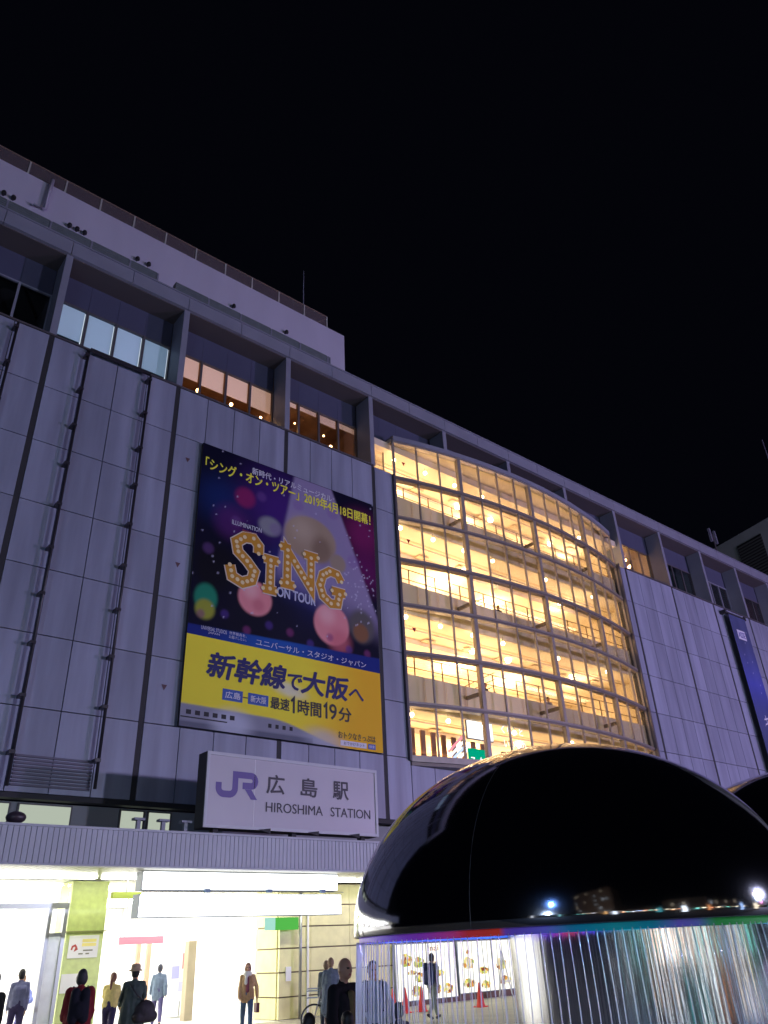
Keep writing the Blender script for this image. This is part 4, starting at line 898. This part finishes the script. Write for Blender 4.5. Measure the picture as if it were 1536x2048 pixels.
def person(label, x, y, yaw, h, jacket, trousers, hair=(0.015, 0.012, 0.01), legs=((12, 8), (-14, 20)), arms=((8, 6, 15), (-8, 6, 15)), lean=0, hem=0.0, puffy=0.0, hairstyle='short', hat=None, scarf=None, inner=None, shoes=(0.02, 0.02, 0.022), vox=0.013, bald=False, skirt=None, seat=False, z0=0.0, flare=0.0):
    PN[0] += 1; sd = PN[0]; s = h / 1.75
    t = thing('person', label, 'person', (x, y, z0), yaw); t.scale = (s, s, s)
    up = Vector((0, math.sin(R(lean)), math.cos(R(lean)))); V = Vector
    hz = 0.92; hips = {1: V((0.092, 0, hz)), -1: V((-0.092, 0, hz))}
    J = {}
    for sdn, (a, b) in zip((-1, 1), legs):
        hp = hips[sdn]; kn = hp + 0.44 * V((sdn * 0.03, math.sin(R(a)), -math.cos(R(a)))); an_ = kn + 0.42 * V((0, math.sin(R(a - b)), -math.cos(R(a - b))))
        fa = R(max(-35, min(20, (a - b) * 0.6))); toe = an_ + V((sdn * 0.02, 0.17 * math.cos(fa), -0.045 + 0.17 * math.sin(fa))); heel = an_ + V((0, -0.05, -0.05 - 0.05 * math.sin(fa)))
        J[sdn] = (hp, kn, an_, toe, heel)
    low = min(min(j[3].z, j[4].z) for j in J.values()) - 0.035
    dz = V((0, 0, -low))
    J = {k: tuple(p + dz for p in v) for k, v in J.items()}
    pel = V((0, 0, hz + 0.03)) + dz; chest = pel + up * 0.36; neck = pel + up * 0.52; head = pel + up * 0.685 + V((0, 0.025, 0)); waist = pel + up * 0.14
    A = {}
    for sdn, (a, o_, b) in zip((-1, 1), arms):
        sh = pel + up * 0.475 + V((sdn * 0.165, 0, -0.012)); al = R(a); oo = R(o_)
        el = sh + 0.285 * V((sdn * math.sin(oo), math.sin(al) * math.cos(oo), -math.cos(al) * math.cos(oo))); be = R(a + b)
        wr = el + 0.25 * V((sdn * math.sin(oo) * 0.3, math.sin(be), -math.cos(be))); dr = (wr - el).normalized(); A[sdn] = (sh, el, wr, dr)
    # body, one continuous surface
    b = MB()
    b.ell(head, (0.076, 0.096, 0.115), 16, 12); b.ell(head + V((0, 0.03, -0.05)), (0.058, 0.065, 0.065), 12, 8)
    b.cap(head + V((0, 0.092, 0.0)), head + V((0, 0.106, -0.028)), 0.011, 0.017)
    for sdn in (-1, 1): b.ell(head + V((sdn * 0.078, -0.005, -0.01)), (0.014, 0.024, 0.032), 8, 6)
    b.cap(neck - up * 0.04, head - V((0, 0.02, 0.07)), 0.058, 0.052); b.cap(chest + V((-0.065, 0, 0)), chest + V((0.065, 0, 0)), 0.098, 0.098); b.cap(chest, waist, 0.10, 0.095); b.cap(waist, pel, 0.095, 0.11)
    for sdn in (-1, 1):
        hp, kn, an_, toe, heel = J[sdn]; sh, el, wr, dr = A[sdn]
        b.cap(hp, kn, 0.082, 0.055); b.cap(kn, an_, 0.053, 0.036); b.cap(heel, toe, 0.033, 0.03); b.cap(an_, heel, 0.035, 0.033)
        b.cap(chest + up * 0.08, sh, 0.06, 0.048); b.cap(sh, el, 0.05, 0.039); b.cap(el, wr, 0.038, 0.026)
        sidev = V((0, 1, 0)) if abs(dr.y) < 0.7 else V((0, 0, 1)); sidev = (sidev - dr * sidev.dot(dr)).normalized(); palmn = dr.cross(sidev)
        pc = wr + dr * 0.05
        for q in (-0.024, 0, 0.024): b.cap(wr + sidev * q * 0.7, pc + dr * 0.03 + sidev * q, 0.016, 0.015)
        for k, (q, L) in enumerate(((-0.033, 0.052), (-0.011, 0.068), (0.011, 0.072), (0.033, 0.064))):
            p0 = pc + dr * 0.035 + sidev * q; p1 = p0 + dr * L * 0.55 - palmn * sdn * 0.008; b.cap(p0, p1, 0.0105, 0.0098, 8); b.cap(p1, p1 + (dr * 0.75 - palmn * sdn * 0.6).normalized() * L * 0.45, 0.0098, 0.0088, 8)
        th = wr + dr * 0.025 + sidev * 0.03; b.cap(th, th + (dr * 0.75 + sidev * 0.65).normalized() * 0.04, 0.013, 0.011, 8); b.cap(th + (dr * 0.75 + sidev * 0.65).normalized() * 0.04, th + (dr * 0.75 + sidev * 0.65).normalized() * 0.04 + dr * 0.028, 0.011, 0.0095, 8)
    bo = remesh(b, 'body', [SKIN, EYE, LIP], t, min(vox, 0.011), smooth=2)
    for p in bo.data.polygons:
        c = p.center - head
        if c.y > 0.05 and abs(c.z - 0.008) < 0.012 and 0.018 < abs(c.x) < 0.045: p.material_index = 1
        elif c.y > 0.06 and abs(c.z + 0.062) < 0.009 and abs(c.x) < 0.025: p.material_index = 2
    # trousers and shoes
    m = MB(); m.cap(pel + V((-0.06, 0, 0)), pel + V((0.06, 0, 0)), 0.125, 0.125); m.cap(pel, waist, 0.135, 0.128)
    for sdn in (-1, 1):
        hp, kn, an_, toe, heel = J[sdn]; m.cap(hp, kn, 0.098, 0.072); m.cap(kn, an_ + (kn - an_) * 0.12, 0.072, 0.056)
    remesh(m, 'trousers', [cloth('trouser_cloth', trousers)], t, vox, 0.006, sd)
    for sdn in (-1, 1):
        hp, kn, an_, toe, heel = J[sdn]; m = MB(); m.cap(heel + V((0, 0, 0.005)), toe, 0.042, 0.037); m.cap(an_ - V((0, 0, 0.02)), heel + (toe - heel) * 0.35, 0.045, 0.042)
        remesh(m, 'shoe', [mat('shoe_leather', shoes, 0.4)], t, 0.012)
    # jacket
    m = MB(); pf = puffy; hz_ = waist - up * (0.10 + hem)
    for sdn in (-1, 1):
        o = V((sdn * 0.075, 0, 0)); m.cap(chest + o * .85, waist + o * .9, 0.13 + pf, 0.115 + pf); m.cap(waist + o * (1 + flare), hz_ + o * (1.05 + flare), 0.125 + pf, 0.125 + pf + hem * 0.12 + flare * 0.05)
        sh, el, wr, dr = A[sdn]; m.cap(chest + up * 0.10, sh, 0.088 + pf * .5, 0.066 + pf * .4); m.cap(neck - up * 0.03, sh - V((sdn * 0.03, 0, 0)), 0.06, 0.062); m.cap(sh, el, 0.064 + pf, 0.058 + pf); m.cap(el, wr - dr * 0.01, 0.062 + pf, 0.05 + pf * .6)
    m.cap(chest, waist, 0.14 + pf, 0.13 + pf); m.cap(waist, hz_, 0.13 + pf, 0.13 + pf + hem * 0.1)
    m.cap(neck - up * 0.05, neck + up * 0.02, 0.075, 0.062)
    remesh(m, 'jacket', [cloth('jacket_cloth', jacket)], t, vox, 0.009 + pf * 0.15, sd + 3)
    if inner:
        m = MB(); m.cap(chest + V((0, 0.12, 0.06)), waist + V((0, 0.10, -0.03)), 0.05, 0.055); remesh(m, 'shirt_front', [cloth('shirt_cloth', inner)], t, vox)
    if skirt:
        m = MB(); m.lathe([(0.13, 0.05), (0.17, -0.1), (0.2, -0.4)], pel, 20); m.build('skirt', cloth('skirt_cloth', skirt), t, True)
    # hair
    if not bald:
        m = MB(); m.ell(head + V((0, -0.018, 0.022)), (0.088, 0.098, 0.112), 16, 10); m.ell(head + V((0, -0.03, -0.03)), (0.082, 0.078, 0.09), 12, 8)
        if hairstyle == 'long': m.cap(head + V((0, -0.06, 0)), neck + V((0, -0.08, -0.05)), 0.07, 0.06); m.cap(head + V((0.06, -0.01, 0)), neck + V((0.07, 0, 0.02)), 0.035, 0.03); m.cap(head + V((-0.06, -0.01, 0)), neck + V((-0.07, 0, 0.02)), 0.035, 0.03)
        if hairstyle == 'ponytail': m.cap(head + V((0, -0.1, 0.03)), head + V((0, -0.2, -0.08)), 0.035, 0.045); m.cap(head + V((0, -0.2, -0.08)), head + V((0, -0.22, -0.26)), 0.045, 0.02)
        if hairstyle == 'bob': m.ell(head + V((0, -0.01, -0.02)), (0.1, 0.095, 0.12), 14, 10)
        remesh(m, 'hair', [mat('hair', hair, 0.55, var=0.2, nscale=30)], t, 0.012, 0.004, sd)
    if hat:
        m = MB(); m.lathe([(0.155, -0.012), (0.15, 0.0), (0.10, 0.025), (0.102, 0.07), (0.085, 0.115), (0.0, 0.125)], head + V((0, -0.01, 0.035)), 24); m.lathe([(0.10, 0.02), (0.155, -0.012)], head + V((0, -0.01, 0.03)), 24); m.build('hat', cloth('hat_felt', hat), t, True)
    if scarf:
        m = MB(); 
        for k in range(12): m.ell(neck + V((0.085 * math.cos(R(k * 30)), 0.085 * math.sin(R(k * 30)) + 0.015, 0.01 + 0.02 * math.sin(R(k * 30)))), (0.055, 0.055, 0.06), 10, 8)
        m.cap(neck + V((0.03, 0.12, -0.02)), chest + V((0.05, 0.15, -0.05)), 0.05, 0.045); remesh(m, 'scarf', [cloth('scarf_wool', scarf)], t, 0.013, 0.008, sd)
    t['sc'] = s
    J['pel'] = pel; J['chest'] = chest; J['head'] = head; J['A'] = A
    def W(p): q = Matrix.Rotation(R(yaw), 3, 'Z') @ (Vector(p) * s); return Vector((x, y, z0)) + q
    return J, W
def backpack(label, W, J, yaw, col, sz=1.0, d=-0.2):
    p = W(J['chest'] + Vector((0, d, -0.06))); t = thing('backpack', label, 'backpack', p, yaw)
    m = MB(); 
    for a in (-1, 1): m.cap((a * 0.08 * sz, 0, -0.19 * sz), (a * 0.075 * sz, 0, 0.15 * sz), 0.085 * sz, 0.075 * sz)
    m.ell((0, -0.05 * sz, -0.08 * sz), (0.12 * sz, 0.07 * sz, 0.12 * sz)); remesh(m, 'pack_body', [cloth('pack_cloth', col)], t, 0.014, 0.006)
    for a in (-1, 1): MB().tube([(a * 0.1, 0.03, 0.12), (a * 0.11, 0.14, 0.19), (a * 0.115, 0.25, 0.24), (a * 0.12, 0.355, 0.12), (a * 0.125, 0.33, -0.12), (a * 0.12, 0.06, -0.16)], 0.016, 6).build('strap', cloth('strap_cloth', col), t, True)
def bag(label, p, yaw, col, r=(0.19, 0.10, 0.16), strap=None):
    t = thing('shoulder_bag', label, 'bag', p, yaw); m = MB(); m.ell((0, 0, 0), r, 18, 12); m.cap((-r[0] * .7, 0, -r[2] * .5), (r[0] * .7, 0, -r[2] * .5), r[1] * .9, r[1] * .9); remesh(m, 'bag_body', [cloth('bag_cloth', col, 0.6)], t, 0.014, 0.006)
    if strap: MB().tube([Vector(q) - Vector(p) if yaw == 0 else Matrix.Rotation(-R(yaw), 3, 'Z') @ (Vector(q) - Vector(p)) for q in strap], 0.014, 6).build('strap', cloth('strap_cloth', col), t, True)
# far left
person('dark haired person in a black coat at the far left edge', 4.10, 14.4, 20, 1.76, (0.012, 0.016, 0.012), (0.012, 0.012, 0.015), arms=((4, 5, 10), (4, 5, 10)), legs=((3, 2), (-3, 2)), hem=0.35, hair=(0.03, 0.03, 0.025))
person('person in a blue grey jacket beside the black coated one', 7.3, 23.4, -10, 1.75, (0.16, 0.17, 0.27), (0.05, 0.04, 0.10), legs=((10, 5), (-10, 12)))
J, W = person('small distant person walking deep in the hall with a blue bag', 9.75, 31, -40, 1.58, (0.75, 0.75, 0.78), (0.06, 0.06, 0.16), legs=((22, 6), (-20, 30)), hair=(0.10, 0.05, 0.03))
bag('blue bag carried by the small distant walker', W(J['pel'] + Vector((0.2, -0.1, 0.15))), -40, (0.08, 0.10, 0.25), (0.22, 0.14, 0.24), [W(J['chest'] + Vector((0.12, -0.14, 0.1))), W(J['pel'] + Vector((0.2, -0.1, 0.37)))])
J, W = person('person in a dark red padded jacket seen from behind', 5.75, 15.2, -18, 1.72, (0.20, 0.016, 0.024), (0.03, 0.02, 0.025), legs=((4, 2), (-4, 3)), arms=((10, 7, 55), (10, 7, 55)), puffy=0.02, hem=0.15, hair=(0.03, 0.03, 0.035), hairstyle='bob')
backpack('black backpack on the red padded jacket', W, J, -18, (0.010, 0.010, 0.02), 1.05, -0.23)
person('woman with a ponytail and yellow top turning towards the hall', 8.98, 21.7, -35, 1.62, (0.75, 0.62, 0.22), (0.04, 0.03, 0.08), hair=(0.16, 0.06, 0.03), hairstyle='ponytail', legs=((22, 4), (-16, 26)), lean=8, arms=((40, 12, 60), (10, 10, 20)))
J, W = person('person in a long grey coat and felt hat with one hand raised', 7.85, 17.8, -22, 1.72, (0.075, 0.10, 0.092), (0.02, 0.02, 0.03), hat=(0.60, 0.42, 0.26), legs=((9, 3), (-9, 8)), arms=((15, 14, 50), (35, 12, 95)), hem=0.62, flare=0.25)
bag('big dark grey shoulder bag hanging at the hip of the hat wearer', W(J['pel'] + Vector((0.26, -0.05, -0.02))), 0, (0.045, 0.042, 0.05), (0.22, 0.13, 0.2), [W(J['chest'] + Vector((-0.1, -0.16, 0.12))), W(J['chest'] + Vector((0.08, -0.2, -0.1))), W(J['pel'] + Vector((0.24, -0.1, 0.16)))])
person('man in a blue grey suit walking away into the hall', 12.45, 26.4, -25, 1.72, (0.13, 0.17, 0.24), (0.08, 0.07, 0.17), legs=((22, 5), (-18, 22)), arms=((22, 12, 12), (-22, 10, 20)), hem=0.1, hair=(0.04, 0.04, 0.06))
J, W = person('woman in an open brown jacket and white scarf walking forward', 12.68, 21.4, 150, 1.64, (0.62, 0.40, 0.22), (0.10, 0.17, 0.30), hair=(0.16, 0.05, 0.02), hairstyle='bob', scarf=(0.85, 0.83, 0.78), inner=(0.30, 0.09, 0.13), legs=((18, 6), (-14, 22)), arms=((-14, 20, 10), (6, 9, 14)), hem=0.1, shoes=(0.2, 0.09, 0.05), vox=0.011)
t = thing('handbag', 'small maroon handbag held by the woman in the brown jacket', 'bag', W(J['A'][-1][2] + Vector((0, 0.02, -0.26))), 170); MB().box(-0.04, 0.04, -0.1, 0.1, -0.12, 0.1).build('bag_body', cloth('maroon_leather', (0.16, 0.05, 0.06), 0.5), t); MB().tube([(0, -0.07, 0.1), (0, -0.03, 0.22), (0, 0.03, 0.22), (0, 0.07, 0.1)], 0.01, 6).build('handle', bpy.data.materials['maroon_leather'], t)
person('person in a blue grey raincoat standing by the bicycle', 13.6, 18.8, -35, 1.66, (0.17, 0.21, 0.27), (0.12, 0.07, 0.07), hair=(0.32, 0.20, 0.12), hem=0.42, legs=((10, 4), (-12, 14)), flare=0.3)
person('second person in grey half hidden by the raincoat wearer', 13.85, 19.35, -30, 1.60, (0.14, 0.17, 0.19), (0.05, 0.06, 0.08), hair=(0.22, 0.14, 0.08), hem=0.3)
person('broad man with a shaved head and open black jacket', 6.42, 8.62, 190, 1.74, (0.008, 0.008, 0.012), (0.012, 0.018, 0.022), bald=True, inner=(0.16, 0.12, 0.06), legs=((3, 2), (-3, 2)), arms=((6, 14, 20), (6, 14, 20)), puffy=0.012, hem=0.12, vox=0.011)
J, W = person('person in a pale blue shirt behind the falling water', 8.05, 10.1, 150, 1.66, (0.30, 0.36, 0.48), (0.03, 0.03, 0.05), legs=((3, 2), (-3, 2)), arms=((5, 14, 20), (5, 14, 20)), puffy=0.01)
backpack('dark blue backpack behind the pale blue shirt', W, J, 150, (0.02, 0.03, 0.09), 1.1)
J, W = person('man in an olive jacket striding past the menu boards', 17.66, 19.38, -78, 1.66, (0.22, 0.23, 0.2), (0.24, 0.28, 0.22), legs=((22, 4), (-20, 24)), arms=((14, 5, 20), (-12, 5, 20)), hem=0.08, vox=0.012)
backpack('navy rucksack on the striding man', W, J, -78, (0.05, 0.06, 0.13), 1.15)
# people sitting low in front: only heads show
person('black haired child before the bald man, only the head showing at the left', 5.40, 7.85, 10, 1.27, (0.02, 0.02, 0.03), (0.02, 0.02, 0.03), legs=((2, 1), (-2, 1)), hairstyle='bob')
person('black haired child right under the bald man, only the head showing', 5.72, 7.62, -10, 1.27, (0.015, 0.02, 0.03), (0.02, 0.02, 0.03), legs=((2, 1), (-2, 1)), hairstyle='short')
person('child in a grey hood behind the water threads', 7.2, 8.55, 0, 1.24, (0.07, 0.08, 0.12), (0.03, 0.03, 0.04), legs=((2, 1), (-2, 1)), hair=(0.06, 0.06, 0.09), hairstyle='bob')
# two visitors in the atrium
person('small figure leaning behind a parapet in the middle of the atrium', 26.9, 24.6, 180, 1.6, (0.10, 0.09, 0.08), (0.05, 0.05, 0.05), z0=10.73 + 0.3, lean=10)

person('small figure in pale clothes behind a parapet right of the atrium middle', 31.6, 24.6, 160, 1.62, (0.4, 0.35, 0.3), (0.05, 0.05, 0.05), z0=10.73 + 0.3, lean=6)
person('small dark figure behind the parapet two floors higher in the atrium', 28.6, 24.6, 170, 1.62, (0.06, 0.05, 0.06), (0.05, 0.05, 0.05), z0=15.10 + 0.3, lean=6)
# bicycle
bk = thing('bicycle', 'city bicycle behind the raincoat wearer', 'bicycle', (13.85, 19.0, 0), 140)
RUB = mat('tyre_rubber', (0.02, 0.02, 0.02), 0.7); CHM = mat('rim_chrome', (0.8, 0.8, 0.8), 0.25, 0.9)
def ring(c, r, rr, n=36): 
    pts = [(c[0] + r * math.cos(2 * math.pi * k / n), c[1], c[2] + r * math.sin(2 * math.pi * k / n)) for k in range(n + 1)]; return MB().tube(pts, rr, 8, False)
for x in (-0.53, 0.53):
    wh = MB()
    for k in range(14): wh.tube([(x, 0, 0.34), (x + 0.3 * math.cos(k * math.pi / 7), 0, 0.34 + 0.3 * math.sin(k * math.pi / 7))], 0.002, 4)
    wh.cap((x, -0.04, 0.34), (x, 0.04, 0.34), 0.02, 0.02); wo = wh.build('wheel', CHM, bk); ring((x, 0, 0.34), 0.325, 0.017).build('tyre', RUB, wo, True); ring((x, 0, 0.34), 0.303, 0.011).build('rim', CHM, wo, True)
m = MB()
for a, b in (((-0.53, 0, 0.34), (-0.05, 0, 0.30)), ((-0.53, 0, 0.34), (-0.2, 0, 0.78)), ((-0.05, 0, 0.30), (-0.22, 0, 0.86)), ((-0.05, 0, 0.30), (0.36, 0, 0.78)), ((-0.12, 0, 0.5), (0.36, 0, 0.72)), ((0.53, 0, 0.34), (0.33, 0, 0.98))): m.tube([a, b], 0.016, 8)
m.build('frame', mat('bike_paint', (0.5, 0.5, 0.52), 0.3, 0.3), bk, True)
MB().ell((-0.24, 0, 0.9), (0.13, 0.08, 0.04)).build('saddle', RUB, bk, True); MB().tube([(0.18, -0.27, 1.04), (0.3, -0.2, 1.06), (0.33, 0, 1.0), (0.3, 0.2, 1.06), (0.18, 0.27, 1.04)], 0.012, 8).build('handlebar', CHM, bk, True)
m = MB(); 
for z in (0.8, 0.95, 1.0): m.add([(0.42, -0.16, z), (0.7, -0.16, z), (0.7, 0.16, z), (0.42, 0.16, z), (0.42, -0.16, z + .02), (0.7, -0.16, z + .02), (0.7, 0.16, z + .02), (0.42, 0.16, z + .02)], [(0, 1, 5, 4), (1, 2, 6, 5), (2, 3, 7, 6), (3, 0, 4, 7)])
m.build('basket', STEEL, bk)

# glowing bars behind the viewpoint, added for coloured streaks in the steel column
ra = random.Random(4)
for k, (x, y, h, c, e, nm) in enumerate(((-9, -5, 3.0, (.35, .85, .9), 5, 'teal'), (-5.5, -9, 3.4, (1, .55, .2), 7, 'orange'), (-2.5, -6.5, 2.8, (.8, .9, 1), 12, 'white'), (1.2, -8, 3.2, (.1, .5, .55), 4, 'dark teal'), (3.6, -6, 3.0, (.85, .95, 1), 14, 'bright white'), (6.2, -9.5, 3.4, (1, .4, .15), 6, 'red orange'), (8.6, -6, 3.0, (.4, .6, 1), 9, 'blue'), (12, -8, 3.2, (1, .85, .6), 10, 'warm'), (-13, -3, 3.2, (.9, .95, 1), 9, 'pale'), (16, -6, 3.0, (.3, .9, .5), 5, 'green'))):
    t = thing('streak_light_bar', 'slim %s glowing bar, unseen, added for streaks in the steel stem' % nm, 'sign', (x, y, 0), ra.uniform(-15, 15), 'unseen glowing bars added behind the viewpoint')
    w_ = ra.uniform(.12, .3); MB().box(-w_ - .04, w_ + .04, -.12, .12, 0, .5).build('base', BLACK, t); MB().box(-w_, w_, -.09, .09, .505, h).build('lit_face', emis('streak_light', c, e * 0.4), t); MB().box(-w_ - .04, w_ + .04, -.12, .12, h + .005, h + .15).build('cap', BLACK, t)
# ---------------- the far side of the plaza (behind the viewpoint, mirrored in the steel)
OPP = mat('opposite_wall', (0.30, 0.25, 0.22), 0.8, var=0.1)
rb = random.Random(21)
for i, (x, wd, hh, lab) in enumerate(((-44, 28, 27, 'tall brown building across the plaza at the far left'), (-18, 22, 9, 'two storey arcade across the plaza with coloured signs'), (4, 20, 12, 'office building across the plaza with a few lit windows'), (26, 24, 10, 'wide shop row across the plaza with bright signs'), (56, 26, 16, 'tall block across the plaza at the far right'))):
    t = thing('shop_building', lab, 'building', (x, -48, 0), 0); MB().box(-wd / 2, wd / 2, -10, 0, 0, hh).build('wall', OPP, t)
    if i == 4:
        for k, (a, z, ww, hw, c) in enumerate(((-11, 9.5, 3.2, 2.2, (.55, .75, 1)), (-7.4, 10.2, 1.6, 1.2, (.2, .6, 1)), (-11.5, 12.2, 1.4, 1.0, (1, .8, .55)), (-7.2, 8.2, 1.2, 1.4, (1, .25, .6)))):
            MB().box(a, a + ww, 0.02, 0.2, z, z + hw).build('led_screen', emis('led_screen_light', c, 20), t)
    for k in range(int(wd / 2.6)):
        a = -wd / 2 + 0.8 + k * 2.6; c = rb.choice(((1, .8, .5), (.9, .95, 1), (.4, .6, 1), (1, .35, .15), (.3, 1, .7), (1, .9, .6)))
        if rb.random() < 0.5: MB().box(a, a + rb.uniform(.4, 1.6), 0.01, 0.06, 0.3, 2.7).build('shop_window', emis('shop_window_light', rb.choice(((1.0, .8, .55), (.5, .8, 1), (.2, .75, .7), (1, .45, .2), (.9, .95, 1))), rb.choice((0.4, 1, 2.5, 7, 12))), t)
        if rb.random() < 0.6: MB().box(a, a + rb.uniform(.5, 1.9), 0.02, 0.2, 3.2, 3.2 + rb.uniform(.4, 1.4)).build('sign', emis('shop_sign_light', c, rb.uniform(5, 16)), t)
        for z in range(1, int(hh / 3.2)):
            if rb.random() < 0.3: MB().box(a, a + 1.4, 0.01, 0.05, z * 3.2 + 2.2, z * 3.2 + 3.6).build('window', emis('window_light', rb.choice(((1, .85, .6), (.85, .95, 1))), rb.uniform(.3, 1.2)), t)
